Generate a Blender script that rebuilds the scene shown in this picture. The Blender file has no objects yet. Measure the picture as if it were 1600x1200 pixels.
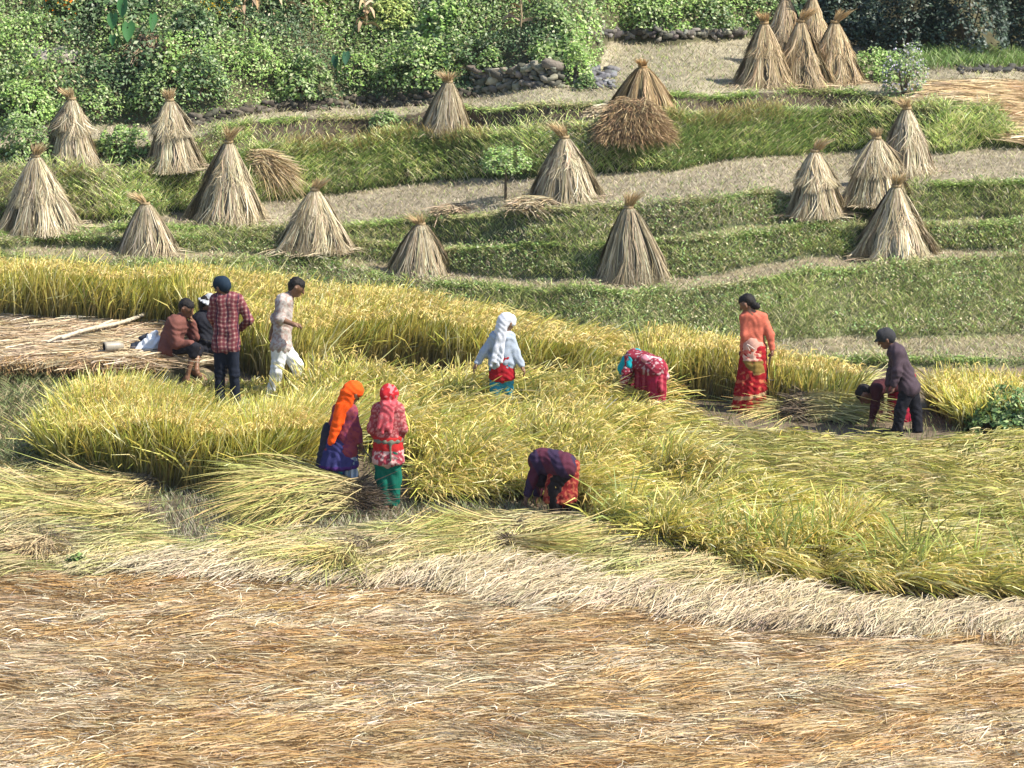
import bpy, math
import numpy as np
from mathutils import Vector
R = math.radians
rng = np.random.default_rng(7)
C = bpy.context.scene.collection
SC = bpy.context.scene

# ------------------------------------------------------------------ camera, sky, sun, exposure
PITCH = R(14.0); CAMH = 14.5; CAMY = -58.2; FPX = 7200.0
cam_d = bpy.data.cameras.new("camera"); cam = bpy.data.objects.new("camera", cam_d); C.objects.link(cam)
cam.location = (0, CAMY, CAMH); cam.rotation_euler = (R(90) - PITCH, 0, 0)
cam_d.sensor_width = 36; cam_d.lens = 36 * FPX / 1600; cam_d.clip_end = 2000; cam_d.clip_start = 1
cam_d.dof.use_dof = True; cam_d.dof.focus_distance = 57.5; cam_d.dof.aperture_fstop = 7.0
SC.camera = cam
SUN_AZ = R(73)      # from the direction towards the camera, turning to the right
SUN_EL = R(50)
sx, sy, sz = math.sin(SUN_AZ) * math.cos(SUN_EL), -math.cos(SUN_AZ) * math.cos(SUN_EL), math.sin(SUN_EL)
w = bpy.data.worlds.new("World"); SC.world = w; w.use_nodes = True
nt = w.node_tree; nt.nodes.clear()
sky = nt.nodes.new('ShaderNodeTexSky'); sky.sky_type = 'NISHITA'; sky.sun_disc = False
sky.sun_elevation = SUN_EL; sky.sun_rotation = math.atan2(sx, sy)
bg = nt.nodes.new('ShaderNodeBackground'); bg.inputs['Strength'].default_value = 0.12
wo = nt.nodes.new('ShaderNodeOutputWorld')
nt.links.new(sky.outputs[0], bg.inputs[0]); nt.links.new(bg.outputs[0], wo.inputs[0])
sd = bpy.data.lights.new("sun", 'SUN'); sd.energy = 5.0; sd.angle = R(0.5); sd.color = (1.0, 0.93, 0.79)
so = bpy.data.objects.new("sun", sd); C.objects.link(so)
so.rotation_euler = Vector((-sx, -sy, -sz)).to_track_quat('-Z', 'Y').to_euler()
SC.view_settings.view_transform = 'Standard'; SC.view_settings.look = 'None'
SC.view_settings.exposure = 0.84; SC.view_settings.gamma = 1.0
SC.render.engine = 'CYCLES'
SC.cycles.max_bounces = 5; SC.cycles.volume_bounces = 0; SC.cycles.diffuse_bounces = 3; SC.cycles.glossy_bounces = 1
SC.cycles.transmission_bounces = 3; SC.cycles.transparent_max_bounces = 4

# ------------------------------------------------------------------ small helpers
def nrm(v):
    return v / np.maximum(np.linalg.norm(v, axis=-1, keepdims=True), 1e-9)
def col(*c): return np.array(c, float)
def hash2(ix, iy, s):
    h = (ix.astype(np.int64) * 374761393 + iy.astype(np.int64) * 668265263 + s * 1442695041) & 0x7fffffff
    h = ((h ^ (h >> 13)) * 1274126177) & 0x7fffffff
    return ((h ^ (h >> 16)) & 0xffff) / 65535.0
def noise(x, y, s=0):
    x = np.asarray(x, float); y = np.asarray(y, float)
    ix = np.floor(x); iy = np.floor(y); fx = x - ix; fy = y - iy
    fx = fx * fx * (3 - 2 * fx); fy = fy * fy * (3 - 2 * fy)
    a = hash2(ix, iy, s); b = hash2(ix + 1, iy, s); c = hash2(ix, iy + 1, s); d = hash2(ix + 1, iy + 1, s)
    return (a * (1 - fx) + b * fx) * (1 - fy) + (c * (1 - fx) + d * fx) * fy
def fbm(x, y, s=0): return 0.55 * noise(x, y, s) + 0.3 * noise(x * 2.1, y * 2.1, s + 1) + 0.15 * noise(x * 4.3, y * 4.3, s + 2)
def inpoly(x, y, poly):
    ins = np.zeros(len(x), bool); n = len(poly); j = n - 1
    for i in range(n):
        xi, yi = poly[i]; xj, yj = poly[j]
        if yi != yj:
            ins ^= ((yi > y) != (yj > y)) & (x < (xj - xi) * (y - yi) / (yj - yi) + xi)
        j = i
    return ins
def tag(o, label=None, cat=None, group=None, kind=None):
    if label: o['label'] = label
    if cat: o['category'] = cat
    if group: o['group'] = group
    if kind: o['kind'] = kind
    return o
def empty(name, loc, label=None, cat=None, group=None):
    o = bpy.data.objects.new(name, None); C.objects.link(o); o.location = tuple(loc); o.empty_display_size = .2
    return tag(o, label, cat, group)

# ------------------------------------------------------------------ materials (procedural, tinted by each strand's own colour)
def mat_attr(name, rough=0.7, transl=0.0, nscale=0.0, namp=0.0, spec=0.3, bump=0.0, bscale=60):
    m = bpy.data.materials.new(name); m.use_nodes = True; n = m.node_tree; n.nodes.clear()
    out = n.nodes.new('ShaderNodeOutputMaterial'); p = n.nodes.new('ShaderNodeBsdfPrincipled')
    a = n.nodes.new('ShaderNodeAttribute'); a.attribute_name = 'tint'
    src = a.outputs['Color']
    if nscale:
        t = n.nodes.new('ShaderNodeTexCoord'); z = n.nodes.new('ShaderNodeTexNoise'); z.inputs['Scale'].default_value = nscale
        z.inputs['Detail'].default_value = 6; n.links.new(t.outputs['Object'], z.inputs['Vector'])
        r = n.nodes.new('ShaderNodeMapRange'); r.inputs['To Min'].default_value = 1 - namp; r.inputs['To Max'].default_value = 1 + namp
        r.inputs['From Min'].default_value = .25; r.inputs['From Max'].default_value = .75
        n.links.new(z.outputs['Fac'], r.inputs['Value'])
        x = n.nodes.new('ShaderNodeVectorMath'); x.operation = 'SCALE'
        n.links.new(src, x.inputs[0]); n.links.new(r.outputs[0], x.inputs['Scale']); src = x.outputs[0]
    n.links.new(src, p.inputs['Base Color'])
    p.inputs['Roughness'].default_value = rough; p.inputs['Specular IOR Level'].default_value = spec
    if bump:
        t2 = n.nodes.new('ShaderNodeTexCoord'); z2 = n.nodes.new('ShaderNodeTexNoise'); z2.inputs['Scale'].default_value = bscale
        z2.inputs['Detail'].default_value = 5; n.links.new(t2.outputs['Object'], z2.inputs['Vector'])
        b = n.nodes.new('ShaderNodeBump'); b.inputs['Strength'].default_value = bump; b.inputs['Distance'].default_value = .03
        n.links.new(z2.outputs['Fac'], b.inputs['Height']); n.links.new(b.outputs[0], p.inputs['Normal'])
    last = p.outputs[0]
    if transl:
        tr = n.nodes.new('ShaderNodeBsdfTranslucent'); n.links.new(src, tr.inputs['Color'])
        mx = n.nodes.new('ShaderNodeMixShader'); mx.inputs[0].default_value = transl
        n.links.new(p.outputs[0], mx.inputs[1]); n.links.new(tr.outputs[0], mx.inputs[2]); last = mx.outputs[0]
    n.links.new(last, out.inputs[0])
    return m
M_GROUND = mat_attr('soil', .95, 0, 7, .35, .1, .6, 25)
M_STRAW = mat_attr('dry_straw', .65, .06, 0, 0, .25)
M_RICE = mat_attr('ripe_rice', .5, .28, 0, 0, .4)
M_GRASS = mat_attr('grass_blades', .55, .22, 0, 0, .35)
M_LEAF = mat_attr('leaves', .45, .22, 0, 0, .45)
M_STONE = mat_attr('field_stone', .9, 0, 9, .3, .2, .5, 30)
M_SKIN = mat_attr('skin', .5, 0, 30, .08, .4)
M_CLOTH = mat_attr('cloth', .85, 0, 45, .10, .15, .25, 120)
M_HAIR = mat_attr('hair', .6, 0, 90, .25, .2, .3, 150)
M_WOOD = mat_attr('weathered_wood', .8, 0, 25, .25, .2, .4, 60)
M_METAL = mat_attr('worn_steel', .45, 0, 60, .2, .5)

# ------------------------------------------------------------------ mesh from arrays
def mesh_arrays(name, V, F, cols, mat, parent=None, smooth=False):
    """V (n,3); F (m,k) with equal-sized faces; cols (n,3)"""
    me = bpy.data.meshes.new(name); n = len(V); m, k = F.shape
    me.vertices.add(n); me.vertices.foreach_set('co', np.ascontiguousarray(V, np.float32).ravel())
    me.loops.add(m * k); me.loops.foreach_set('vertex_index', np.ascontiguousarray(F, np.int32).ravel())
    me.polygons.add(m); me.polygons.foreach_set('loop_start', np.arange(0, m * k, k, dtype=np.int32))
    if smooth: me.polygons.foreach_set('use_smooth', np.ones(m, bool))
    me.update(calc_edges=True)
    at = me.attributes.new('tint', 'FLOAT_COLOR', 'POINT')
    c4 = np.ones((n, 4), np.float32); c4[:, :3] = np.clip(cols, 0, 1); at.data.foreach_set('color', c4.ravel())
    me.materials.append(mat)
    o = bpy.data.objects.new(name, me); C.objects.link(o)
    if parent: o.parent = parent
    return o
class Rib:
    """collects curved ribbons (blades, straws) and builds them as one mesh"""
    def __init__(s): s.V = []; s.F = []; s.K = []; s.n = 0
    def add(s, base, d0, d1, L, wd, c0, c1, K=3, flat=None, prof=None):
        N = len(base)
        if N == 0: return
        base = np.asarray(base, float); L = np.broadcast_to(np.asarray(L, float), (N,)); wd = np.broadcast_to(np.asarray(wd, float), (N,))
        d0 = np.broadcast_to(d0, (N, 3)); d1 = np.broadcast_to(d1, (N, 3))
        c0 = np.broadcast_to(c0, (N, 3)); c1 = np.broadcast_to(c1, (N, 3))
        t = np.linspace(0, 1, K + 1)[None, :, None]
        P = base[:, None] + L[:, None, None] * (d0[:, None] * t + (d1 - d0)[:, None] * t * t / 2)
        rv = rng.normal(size=(N, 3)) if flat is None else np.broadcast_to(flat, (N, 3)) + rng.normal(size=(N, 3)) * .35
        side = nrm(np.cross(nrm(d0 + d1 + 1e-4), rv))
        pr = np.array([.75] + [1.0] * (K - 1) + [.2]) if prof is None else np.asarray(prof)
        S = side[:, None] * (wd[:, None] * pr[None] / 2)[:, :, None]
        V = np.stack([P - S, P + S], 2).reshape(-1, 3)
        cc = (c0[:, None] * (1 - t) + c1[:, None] * t); cc = np.repeat(cc[:, :, None], 2, 2).reshape(-1, 3)
        b = (np.arange(N) * (K + 1) * 2)[:, None] + (np.arange(K) * 2)[None]
        F = np.stack([b, b + 1, b + 3, b + 2], -1).reshape(-1, 4) + s.n
        s.V.append(V); s.F.append(F); s.K.append(cc); s.n += len(V)
    def build(s, name, mat, parent=None, origin=None):
        V = np.concatenate(s.V)
        if origin is not None: V = V - np.asarray(origin)
        return mesh_arrays(name, V, np.concatenate(s.F), np.concatenate(s.K), mat, parent)

# ------------------------------------------------------------------ terrain: terraces read off as lines, stood up at real depth
def ray(px, py):
    a = (np.asarray(px, float) - 800) / FPX; b = (600 - np.asarray(py, float)) / FPX
    return a, math.cos(PITCH) + b * math.sin(PITCH), -math.sin(PITCH) + b * math.cos(PITCH)
def ln(*kn):
    xs = [k[0] for k in kn]; ys = [k[1] for k in kn]
    return lambda x: np.interp(x, xs, ys)
L_P0 = ln((-400, 602), (180, 604), (320, 600), (360, 585), (480, 577))       # platform bank bottom
L_P1 = ln((-400, 572), (250, 572), (320, 578), (360, 584), (480, 576))       # platform bank top
L_A0 = ln((-400, 490), (600, 490), (900, 560), (1100, 590), (1250, 600), (1600, 612), (2000, 615))   # low bank behind rice
L_A1 = ln((-400, 480), (600, 480), (900, 545), (1100, 566), (1250, 562), (1600, 562), (2000, 560))
L_B0 = ln((-400, 470), (600, 476), (900, 520), (1100, 540), (1250, 532), (1600, 528), (2000, 525))   # R1 bottom
L_B1 = ln((-400, 402), (0, 400), (228, 412), (490, 408), (655, 441), (800, 452), (985, 454), (1100, 448), (1200, 432), (1395, 414), (1600, 402), (2000, 395))
L_C0 = ln((-400, 388), (0, 388), (228, 395), (490, 395), (655, 425), (800, 434), (985, 432), (1100, 428), (1200, 412), (1395, 396), (1600, 388), (2000, 380))
L_C1 = ln((-400, 376), (60, 374), (200, 372), (355, 363), (490, 372), (655, 388), (900, 386), (1000, 380), (1100, 374), (1272, 354), (1450, 350), (1600, 346), (2000, 340))
L_D0 = ln((-400, 368), (60, 366), (200, 362), (355, 359), (490, 366), (655, 380), (900, 378), (1000, 372), (1100, 366), (1272, 345), (1450, 342), (1600, 338), (2000, 332))
L_D1 = ln((-400, 362), (60, 362), (200, 356), (355, 357), (490, 355), (600, 350), (800, 334), (900, 328), (980, 318), (1100, 312), (1200, 298), (1290, 322), (1340, 322), (1440, 284), (1600, 282), (2000, 278))
L_E0 = ln((-400, 350), (0, 350), (200, 345), (400, 322), (600, 292), (800, 284), (1000, 270), (1200, 250), (1400, 238), (1600, 236), (2000, 230))
L_E1 = ln((-400, 268), (0, 266), (200, 272), (400, 240), (600, 218), (700, 216), (850, 204), (1050, 186), (1280, 178), (1440, 168), (1548, 166), (1590, 218), (2000, 230))
L_F0 = ln((-400, 256), (0, 256), (280, 258), (400, 226), (600, 206), (700, 204), (850, 194), (1050, 178), (1280, 170), (1440, 163), (1548, 161), (1590, 213), (2000, 225))
L_F1 = ln((-400, 235), (0, 232), (280, 222), (400, 186), (600, 178), (700, 170), (850, 166), (1050, 150), (1200, 146), (1330, 143), (1440, 158), (1548, 158), (1590, 210), (2000, 222))
L_G0 = ln((-400, 210), (0, 200), (280, 196), (400, 176), (600, 165), (740, 148), (880, 138), (935, 110), (950, 68), (1150, 64), (1300, 62), (1420, 84), (1600, 84), (2000, 80))
LINES = [L_P0, L_P1, L_A0, L_A1, L_B0, L_B1, L_C0, L_C1, L_D0, L_D1, L_E0, L_E1, L_F0, L_F1, L_G0]
SLOPES = [0, 2.6, .02, .6, .03, .62, .02, 1.15, .03, 1.15, .02, 1.25, .02, 1.3, .03, .95]
GX = np.arange(-420, 2021, 6.0); GY = np.arange(1440, -401, -3.0)
LV = np.stack([f(GX) + (5.0 if i > 3 else 1.5) * (noise(GX / 70, GX * 0 + i * 7, 50 + i) - .5) * 2 for i, f in enumerate(LINES)])
for i in range(1, len(LV)): LV[i] = np.minimum(LV[i], LV[i - 1] - .6)
def section(px, py):
    px = np.asarray(px, float); s = np.zeros(px.shape, int)
    for i in range(len(LV)): s += (py < np.interp(px, GX, LV[i]))
    return s
TX = np.zeros((len(GY), len(GX))); TY = TX.copy(); TZ = TX.copy()
SL = np.array(SLOPES)
for r, py in enumerate(GY):
    a, dy, dz = ray(GX, py); k = dz / dy
    m = SL[section(GX, np.full(len(GX), py))]
    if r == 0: Y0 = CAMY + (-CAMH) / k; Z0 = Y0 * 0
    Y = (CAMH - k * CAMY - Z0 + m * Y0) / (m - k)
    for _ in range(4): Y[1:-1] = Y[1:-1] * .5 + (Y[:-2] + Y[2:]) * .25
    Z = CAMH + k * (Y - CAMY)
    TX[r] = a / dy * (Y - CAMY); TY[r] = Y; TZ[r] = Z; Y0, Z0 = Y, Z
def ground(px, py):
    px = np.clip(np.asarray(px, float), GX[0], GX[-1] - .01); py = np.clip(np.asarray(py, float), GY[-1] + .01, GY[0])
    u = (px - GX[0]) / 6.0; v = (GY[0] - py) / 3.0
    i = np.minimum(u.astype(int), len(GX) - 2); j = np.minimum(v.astype(int), len(GY) - 2); fu = u - i; fv = v - j
    out = []
    for T in (TX, TY, TZ):
        out.append((T[j, i] * (1 - fu) + T[j, i + 1] * fu) * (1 - fv) + (T[j + 1, i] * (1 - fu) + T[j + 1, i + 1] * fu) * fv)
    return np.stack(out, -1)
def g1(px, py): return ground(np.array([float(px)]), np.array([float(py)]))[0]
def at_depth(px, py, Y):
    a, dy, dz = ray(px, py); t = (Y - CAMY) / dy
    return np.array([a * t, Y, CAMH + dz * t])
def pxm(P): return FPX / ((P[1] - CAMY) * math.cos(PITCH) + (CAMH - P[2]) * math.sin(PITCH))   # pixels per metre there

nr, nc = TX.shape
idx = np.arange(nr * nc).reshape(nr, nc)
F = np.stack([idx[:-1, :-1], idx[:-1, 1:], idx[1:, 1:], idx[1:, :-1]], -1).reshape(-1, 4)
V = np.stack([TX, TY, TZ], -1).reshape(-1, 3)
gpx, gpy = np.meshgrid(GX, GY); gpx = gpx.ravel(); gpy = gpy.ravel()
sec = section(gpx, gpy)
SOIL = np.array([[.16, .125, .09], [.08, .075, .045], [.27, .22, .15], [.12, .13, .07], [.22, .19, .12], [.13, .14, .07], [.25, .21, .14],
                 [.10, .11, .06], [.19, .18, .10], [.10, .11, .06], [.26, .225, .165], [.06, .075, .03], [.2, .16, .11], [.075, .06, .045],
                 [.28, .25, .18], [.09, .085, .05]])
gc = SOIL[sec] * (0.75 + .5 * fbm(V[:, 0] * 1.3, V[:, 1] * 1.3, 9))[:, None]
V[:, 2] += (fbm(V[:, 0] * 2.2, V[:, 1] * 2.2, 77) - .5) * .06 * (sec > 1)
tag(mesh_arrays('ground', V, F, gc, M_GROUND, smooth=True), 'terraced field ground of soil and stubble', None, None, 'structure')
# plain earth reaching on past the modelled slope
me = bpy.data.meshes.new('outer_ground')
e = 900
me.from_pydata([(-e, -200, -1.2), (e, -200, -1.2), (e, 60, -1.2), (-e, 60, -1.2)], [], [(0, 1, 2, 3)])
me.attributes.new('tint', 'FLOAT_COLOR', 'POINT').data.foreach_set('color', [.14, .12, .07, 1] * 4); me.materials.append(M_GROUND)
tag(C.objects.link(bpy.data.objects.new('outer_ground', me)) or bpy.data.objects['outer_ground'], None, None, None, 'structure')

# ------------------------------------------------------------------ scatter tools
def scat(poly, n, x0=None):
    p = np.array(poly, float); lo = p.min(0); hi = p.max(0)
    x = rng.uniform(lo[0], hi[0], n); y = rng.uniform(lo[1], hi[1], n); k = inpoly(x, y, poly)
    return x[k], y[k]
def mixc(cols, N, wts=None, var=.12, idx=None):
    cols = np.array(cols, float); i = rng.choice(len(cols), N, p=wts) if idx is None else idx
    return np.clip(cols[i] * (1 + rng.normal(size=(N, 1)) * var) * (1 + rng.normal(size=(N, 3)) * .04), 0, .95)
KEEP = []     # places people stand: (x, y, radius)
def clear(P, extra=0):
    k = np.ones(len(P), bool)
    for x, y, r in KEEP: k &= (P[:, 0] - x) ** 2 + (P[:, 1] - y) ** 2 > (r + extra) ** 2
    return k
def dirs(ang, up):
    return nrm(np.stack([np.cos(ang), np.sin(ang), np.broadcast_to(up, np.shape(ang))], -1))

YG = [(.70, .60, .13), (.54, .53, .11), (.80, .69, .20), (.33, .40, .08), (.88, .80, .42)]   # ripening rice leaves
PAN = [(.70, .54, .18), (.62, .50, .16), (.80, .68, .32), (.54, .38, .14)]                   # ears of grain
STR = [(.58, .48, .33), (.72, .63, .47), (.46, .36, .24), (.36, .28, .18)]                   # dry straw
BRN = [(.47, .28, .105), (.40, .24, .09), (.55, .365, .16), (.31, .195, .09)]                   # brown ears on straw

# where feet are planted (pixel of the ground point), used to keep blades off the bodies
FEET = dict(plaid=(354, 634), white=(448, 618), orange=(540, 792), red=(609, 797), scarf=(785, 655), maroon=(872, 808),
            teal=(1030, 655), coral=(1173, 642), dark=(1418, 678), bent=(1388, 668))
for k_, v_ in FEET.items():
    g = g1(*v_); KEEP.append((g[0], g[1], .17))

def tillers(rb, P, h, lean, lw=.0165, heads=1.0, tone=1.0, leafn=3, spread=.22, gcols=YG, greenroot=False):
    """rice stems: P (N,3) roots, h (N,) height, lean (N,3) horizontal lean vectors (0 upright .. 1 laid over)"""
    N = len(P); up = col(0, 0, 1); ll = np.linalg.norm(lean, axis=1, keepdims=True)
    pool = mixc(gcols, N, None, .22) * tone * (.72 + .56 * noise(P[:, 0] * 3.1, P[:, 1] * 3.1, 17))[:, None]; low = mixc([(.22, .17, .07), (.32, .24, .10), (.16, .14, .06)] if not greenroot else [(.12, .2, .05)], N)  # brown lower stems; their dark tone also stands for shade at the base
    for j in range(leafn):
        jit = rng.normal(size=(N, 3)) * spread; jit[:, 2] = 0
        d0 = up * (1.05 - .35 * ll) + lean * .5 + jit * .5
        d1 = up * (.9 - 1.35 * ll) + lean * 1.2 + jit * rng.uniform(.8, 2.6, (N, 1)) - up * rng.uniform(0, .9, (N, 1)) * (j % 2)
        c1 = pool * rng.uniform(.8, 1.25, (N, 1))
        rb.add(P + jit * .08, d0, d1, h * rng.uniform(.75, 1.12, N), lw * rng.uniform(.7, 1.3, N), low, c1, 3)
    k = rng.random(N) < heads
    if k.any():
        n = k.sum(); jit = rng.normal(size=(n, 3)) * .3; jit[:, 2] = 0
        d0 = up * (1.05 - .35 * ll[k]) + lean[k] * .5; d1 = up * (.9 - 1.35 * ll[k]) + lean[k] * 1.2 + jit * .4
        top = P[k] + h[k][:, None] * .93 * (d0 + d1) / 2
        rb.add(top, nrm(d1 + up * .1), nrm(lean[k] * 1.2 + jit * 2 - up * 1.0), .2 * rng.uniform(.8, 1.3, n), .0145, mixc(PAN, n), mixc(PAN, n), 2, prof=[.4, 1.1, .35])

def lying(rb, px, py, ang, n, L, hgt, c0, c1, wd=.010, spread=.12, rad=.10, lift=.06, droop=.12, K=3, curl=.25):
    """handfuls of cut stalks lying on the ground: one centre per (px,py), n stalks each; ang = direction root to ear"""
    P = ground(px, py); N = len(P)
    i = np.repeat(np.arange(N), n); M = len(i)
    a = ang[i] + rng.normal(size=M) * spread
    off = rng.normal(size=(M, 3)) * [rad, rad, 0]; back = dirs(ang[i], 0) * (np.broadcast_to(L, N)[i] * .5)[:, None]
    B = P[i] + off - back; B[:, 2] += np.broadcast_to(hgt, N)[i] * rng.random(M) + .015
    up = rng.uniform(-.02, lift * 4, M)
    d0 = dirs(a, up); d1 = dirs(a + rng.normal(size=M) * curl, -up * .6 - droop * rng.random(M))
    rb.add(B, d0, d1, np.broadcast_to(L, N)[i] * rng.uniform(.6, 1.1, M), wd * rng.uniform(.6, 1.4, M), c0[i] * rng.uniform(.75, 1.2, (M, 1)), c1[i] * rng.uniform(.75, 1.2, (M, 1)), K)

# ------------------------------------------------------------------ standing rice (back), up to the hedge banks
BACK = [(-220, 486), (0, 490), (300, 508), (600, 538), (700, 550), (850, 564), (950, 588), (1100, 602), (1250, 630), (1340, 645), (1320, 658),
        (1200, 642), (1130, 626), (1000, 620), (900, 610), (800, 598), (700, 586), (600, 574), (530, 580), (480, 600), (420, 596), (345, 572), (270, 520), (0, 510), (-220, 508)]
rb = Rib()
x, y = scat(BACK, 60000); P = ground(x, y); k = clear(P, .05); P, x, y = P[k], x[k], y[k]
hh = (.98 - .26 * np.clip((x - 850) / 350, 0, 1)) * (.86 + .26 * fbm(P[:, 0] * 1.5, P[:, 1] * 1.5, 4))
lean = np.stack([.18 + .22 * (fbm(P[:, 0] * .9, P[:, 1] * .9, 14) - .35), -.05 + .3 * (fbm(P[:, 0] * .9, P[:, 1] * .9, 15) - .5), 0 * x], 1)
lean *= (.75 + 1.5 * np.clip((x - 640) / 300, 0, 1) * (x < 1000))[:, None]
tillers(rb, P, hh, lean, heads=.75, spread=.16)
x, y = scat([(1450, 640), (1480, 628), (1600, 640), (1850, 650), (1850, 690), (1600, 678), (1500, 672)], 9000); P = ground(x, y)
tillers(rb, P, .42 + .2 * rng.random(len(P)), np.tile(col(-.1, 0, 0), (len(P), 1)) + rng.normal(size=(len(P), 3)) * [.1, .1, 0], tone=1.15, heads=.3)
tag(rb.build('standing_rice', M_RICE), 'ripe yellow rice still standing behind the harvesters', None, None, 'stuff')

# ------------------------------------------------------------------ standing rice (front left)
FRONT = [(55, 722), (120, 690), (205, 688), (260, 716), (330, 736), (420, 730), (500, 708), (520, 716), (512, 745), (470, 766), (400, 774), (300, 770), (190, 762), (95, 748)]
rb = Rib()
x, y = scat(FRONT, 21000); P = ground(x, y)
hh = (.92 + .32 * fbm(P[:, 0] * 1.4, P[:, 1] * 1.4, 24)) * np.clip(.72 + (x - 60) / 250, 0, 1)
lean = np.stack([.14 + .35 * (fbm(P[:, 0], P[:, 1], 25) - .4), -.12 + .3 * (fbm(P[:, 0], P[:, 1], 26) - .5), 0 * x], 1)
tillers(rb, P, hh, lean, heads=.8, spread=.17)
# sparse back rows
x, y = scat([(100, 655), (230, 662), (330, 700), (420, 700), (500, 668), (520, 706), (430, 735), (330, 740), (60, 715)], 5500); P = ground(x, y); k = clear(P, .12); P = P[k]
tillers(rb, P, (.20 + .2 * rng.random(len(P))) + .2 * (x[k] < 240), np.tile(col(.25, -.1, 0), (len(P), 1)) + rng.normal(size=(len(P), 3)) * [.15, .15, 0], heads=.5)
x, y = scat([(250, 606), (400, 600), (480, 618), (490, 690), (330, 722), (240, 700)], 5200); P = ground(x, y); k = clear(P, .05); P = P[k]
tillers(rb, P, .07 + .17 * rng.random(len(P)) ** 2, np.tile(col(.3, -.1, 0), (len(P), 1)) + rng.normal(size=(len(P), 3)) * [.3, .3, 0], heads=.1, lw=.014)
tag(rb.build('front_rice', M_RICE), 'patch of ripe rice standing at the front left', None, None, 'stuff')

# ------------------------------------------------------------------ wind-flattened rice in the middle
MID = [(480, 618), (700, 612), (900, 630), (1040, 640), (1010, 680), (1040, 740), (1180, 796), (1300, 826), (1400, 850), (1350, 880), (1150, 880), (1000, 862), (905, 822),
       (905, 800), (850, 775), (640, 786), (640, 730), (560, 690), (520, 700), (480, 690), (430, 640)]
rb = Rib()
x, y = scat(MID, 36000); P = ground(x, y); k = clear(P, .1); P, x, y = P[k], x[k], y[k]
cl = np.clip(1.6 * fbm(P[:, 0] * 2.4, P[:, 1] * 1.3, 31) - .3, 0, 1); k = cl > .16; P, x, y, cl = P[k], x[k], y[k], cl[k]
an = -.62 + 1.9 * (fbm(P[:, 0] * .8, P[:, 1] * .6, 33) - .5) + rng.normal(size=len(x)) * .42
st = .60 + .9 * (fbm(P[:, 0] * 1.6, P[:, 1] * 1.0, 34) - .5) + rng.normal(size=len(x)) * .12 - .22 * np.clip((650 - y) / 30, 0, 1)
lean = np.stack([np.cos(an), np.sin(an), 0 * an], 1) * st[:, None]
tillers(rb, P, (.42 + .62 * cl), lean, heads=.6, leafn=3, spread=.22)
tag(rb.build('leaning_rice', M_RICE), 'wind-bent yellow rice leaning over among the harvesters', None, None, 'stuff')

# ------------------------------------------------------------------ lodged rice on the right
LODG = [(1040, 646), (1120, 676), (1240, 690), (1340, 704), (1480, 706), (1540, 696), (1850, 700), (1850, 935), (1600, 925), (1420, 912), (1300, 893), (1200, 880), (1080, 860), (1000, 780), (1000, 690)]
rb = Rib()
x, y = scat(LODG, 8000); P = ground(x, y); cl = np.clip(1.7 * fbm(P[:, 0] * 2.6, P[:, 1] * 1.5, 41) - .35, 0, 1)
an = .2 + 3.2 * (fbm(P[:, 0] * .9, P[:, 1] * .9, 43) - .5) + rng.normal(size=len(x)) * .5 + math.pi * (rng.random(len(x)) < .3)
lying(rb, x, y, an, 22, .30, .04 + .20 * cl, mixc([(.34, .30, .10), (.24, .26, .07), (.5, .42, .2)], len(x)), mixc([(.60, .52, .11), (.46, .46, .09), (.64, .50, .18), (.34, .38, .07), (.66, .58, .30)], len(x), None, .22),
      wd=.011, spread=.25, rad=.10, lift=.10, droop=.3, curl=.5)
x, y = scat(LODG, 3000); P = ground(x, y)
an = -.3 + 1.6 * (fbm(P[:, 0] * .6, P[:, 1] * .6, 44) - .5)
tillers(rb, P, .26 + .14 * rng.random(len(P)), np.stack([np.cos(an), np.sin(an), 0 * an], 1) * .85, heads=.8)
# thick front edge slumping towards the cut strip
EDGE = [(960, 800), (1080, 838), (1200, 862), (1330, 880), (1450, 890), (1600, 900), (1850, 905), (1850, 948), (1600, 940), (1460, 932), (1350, 925), (1200, 905), (1100, 885), (960, 845)]
x, y = scat(EDGE, 15000); P = ground(x, y); cl = np.clip(1.6 * fbm(P[:, 0] * 2.2, P[:, 1] * 1.5, 46) - .3, 0, 1); k = cl > .40; P, x, y, cl = P[k], x[k], y[k], cl[k]
an = -.75 + 1.4 * (fbm(P[:, 0] * .8, P[:, 1] * .8, 45) - .5)
tillers(rb, P, .45 + .62 * cl, np.stack([np.cos(an), np.sin(an), 0 * an], 1) * (.55 + .5 * rng.random(len(P)))[:, None], heads=.9, spread=.16)
x, y = scat(EDGE, 900); P = ground(x, y); k = fbm(P[:, 0] * 1.1, P[:, 1], 48) > .5; P = P[k]
tillers(rb, P, .75 + .3 * rng.random(len(P)), rng.normal(size=(len(P), 3)) * [.2, .2, 0], heads=0, lw=.016, gcols=[(.26, .36, .08), (.36, .42, .10)])
tag(rb.build('flattened_rice', M_RICE), 'trampled yellow green rice lying flat across the right side', None, None, 'stuff')

# ------------------------------------------------------------------ cut rice laid in handfuls, stubble, pale windrow and brown straw carpet
CUT = [(-220, 770), (0, 762), (120, 748), (210, 752), (250, 800), (300, 850), (380, 866), (470, 840), (560, 852), (620, 838), (700, 826), (820, 818), (880, 834), (960, 845),
       (1080, 888), (1190, 905), (1180, 925), (1050, 925), (950, 905), (860, 880), (740, 872), (640, 900), (540, 915), (420, 900), (280, 880), (150, 905), (-220, 915)]
rb = Rib()
BARE1 = [(212, 770), (400, 776), (425, 858), (335, 872), (235, 858)]; BARE2 = [(450, 802), (560, 790), (690, 786), (680, 834), (540, 852), (465, 846)]
x, y = scat(CUT, 3400); k = ~inpoly(x, y, BARE1) & ~inpoly(x, y, BARE2); x, y = x[k], y[k]; P = ground(x, y); f = np.clip(1.6 * fbm(P[:, 0] * 1.8, P[:, 1] * 1.2, 51) - .3, 0, 1)
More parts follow.
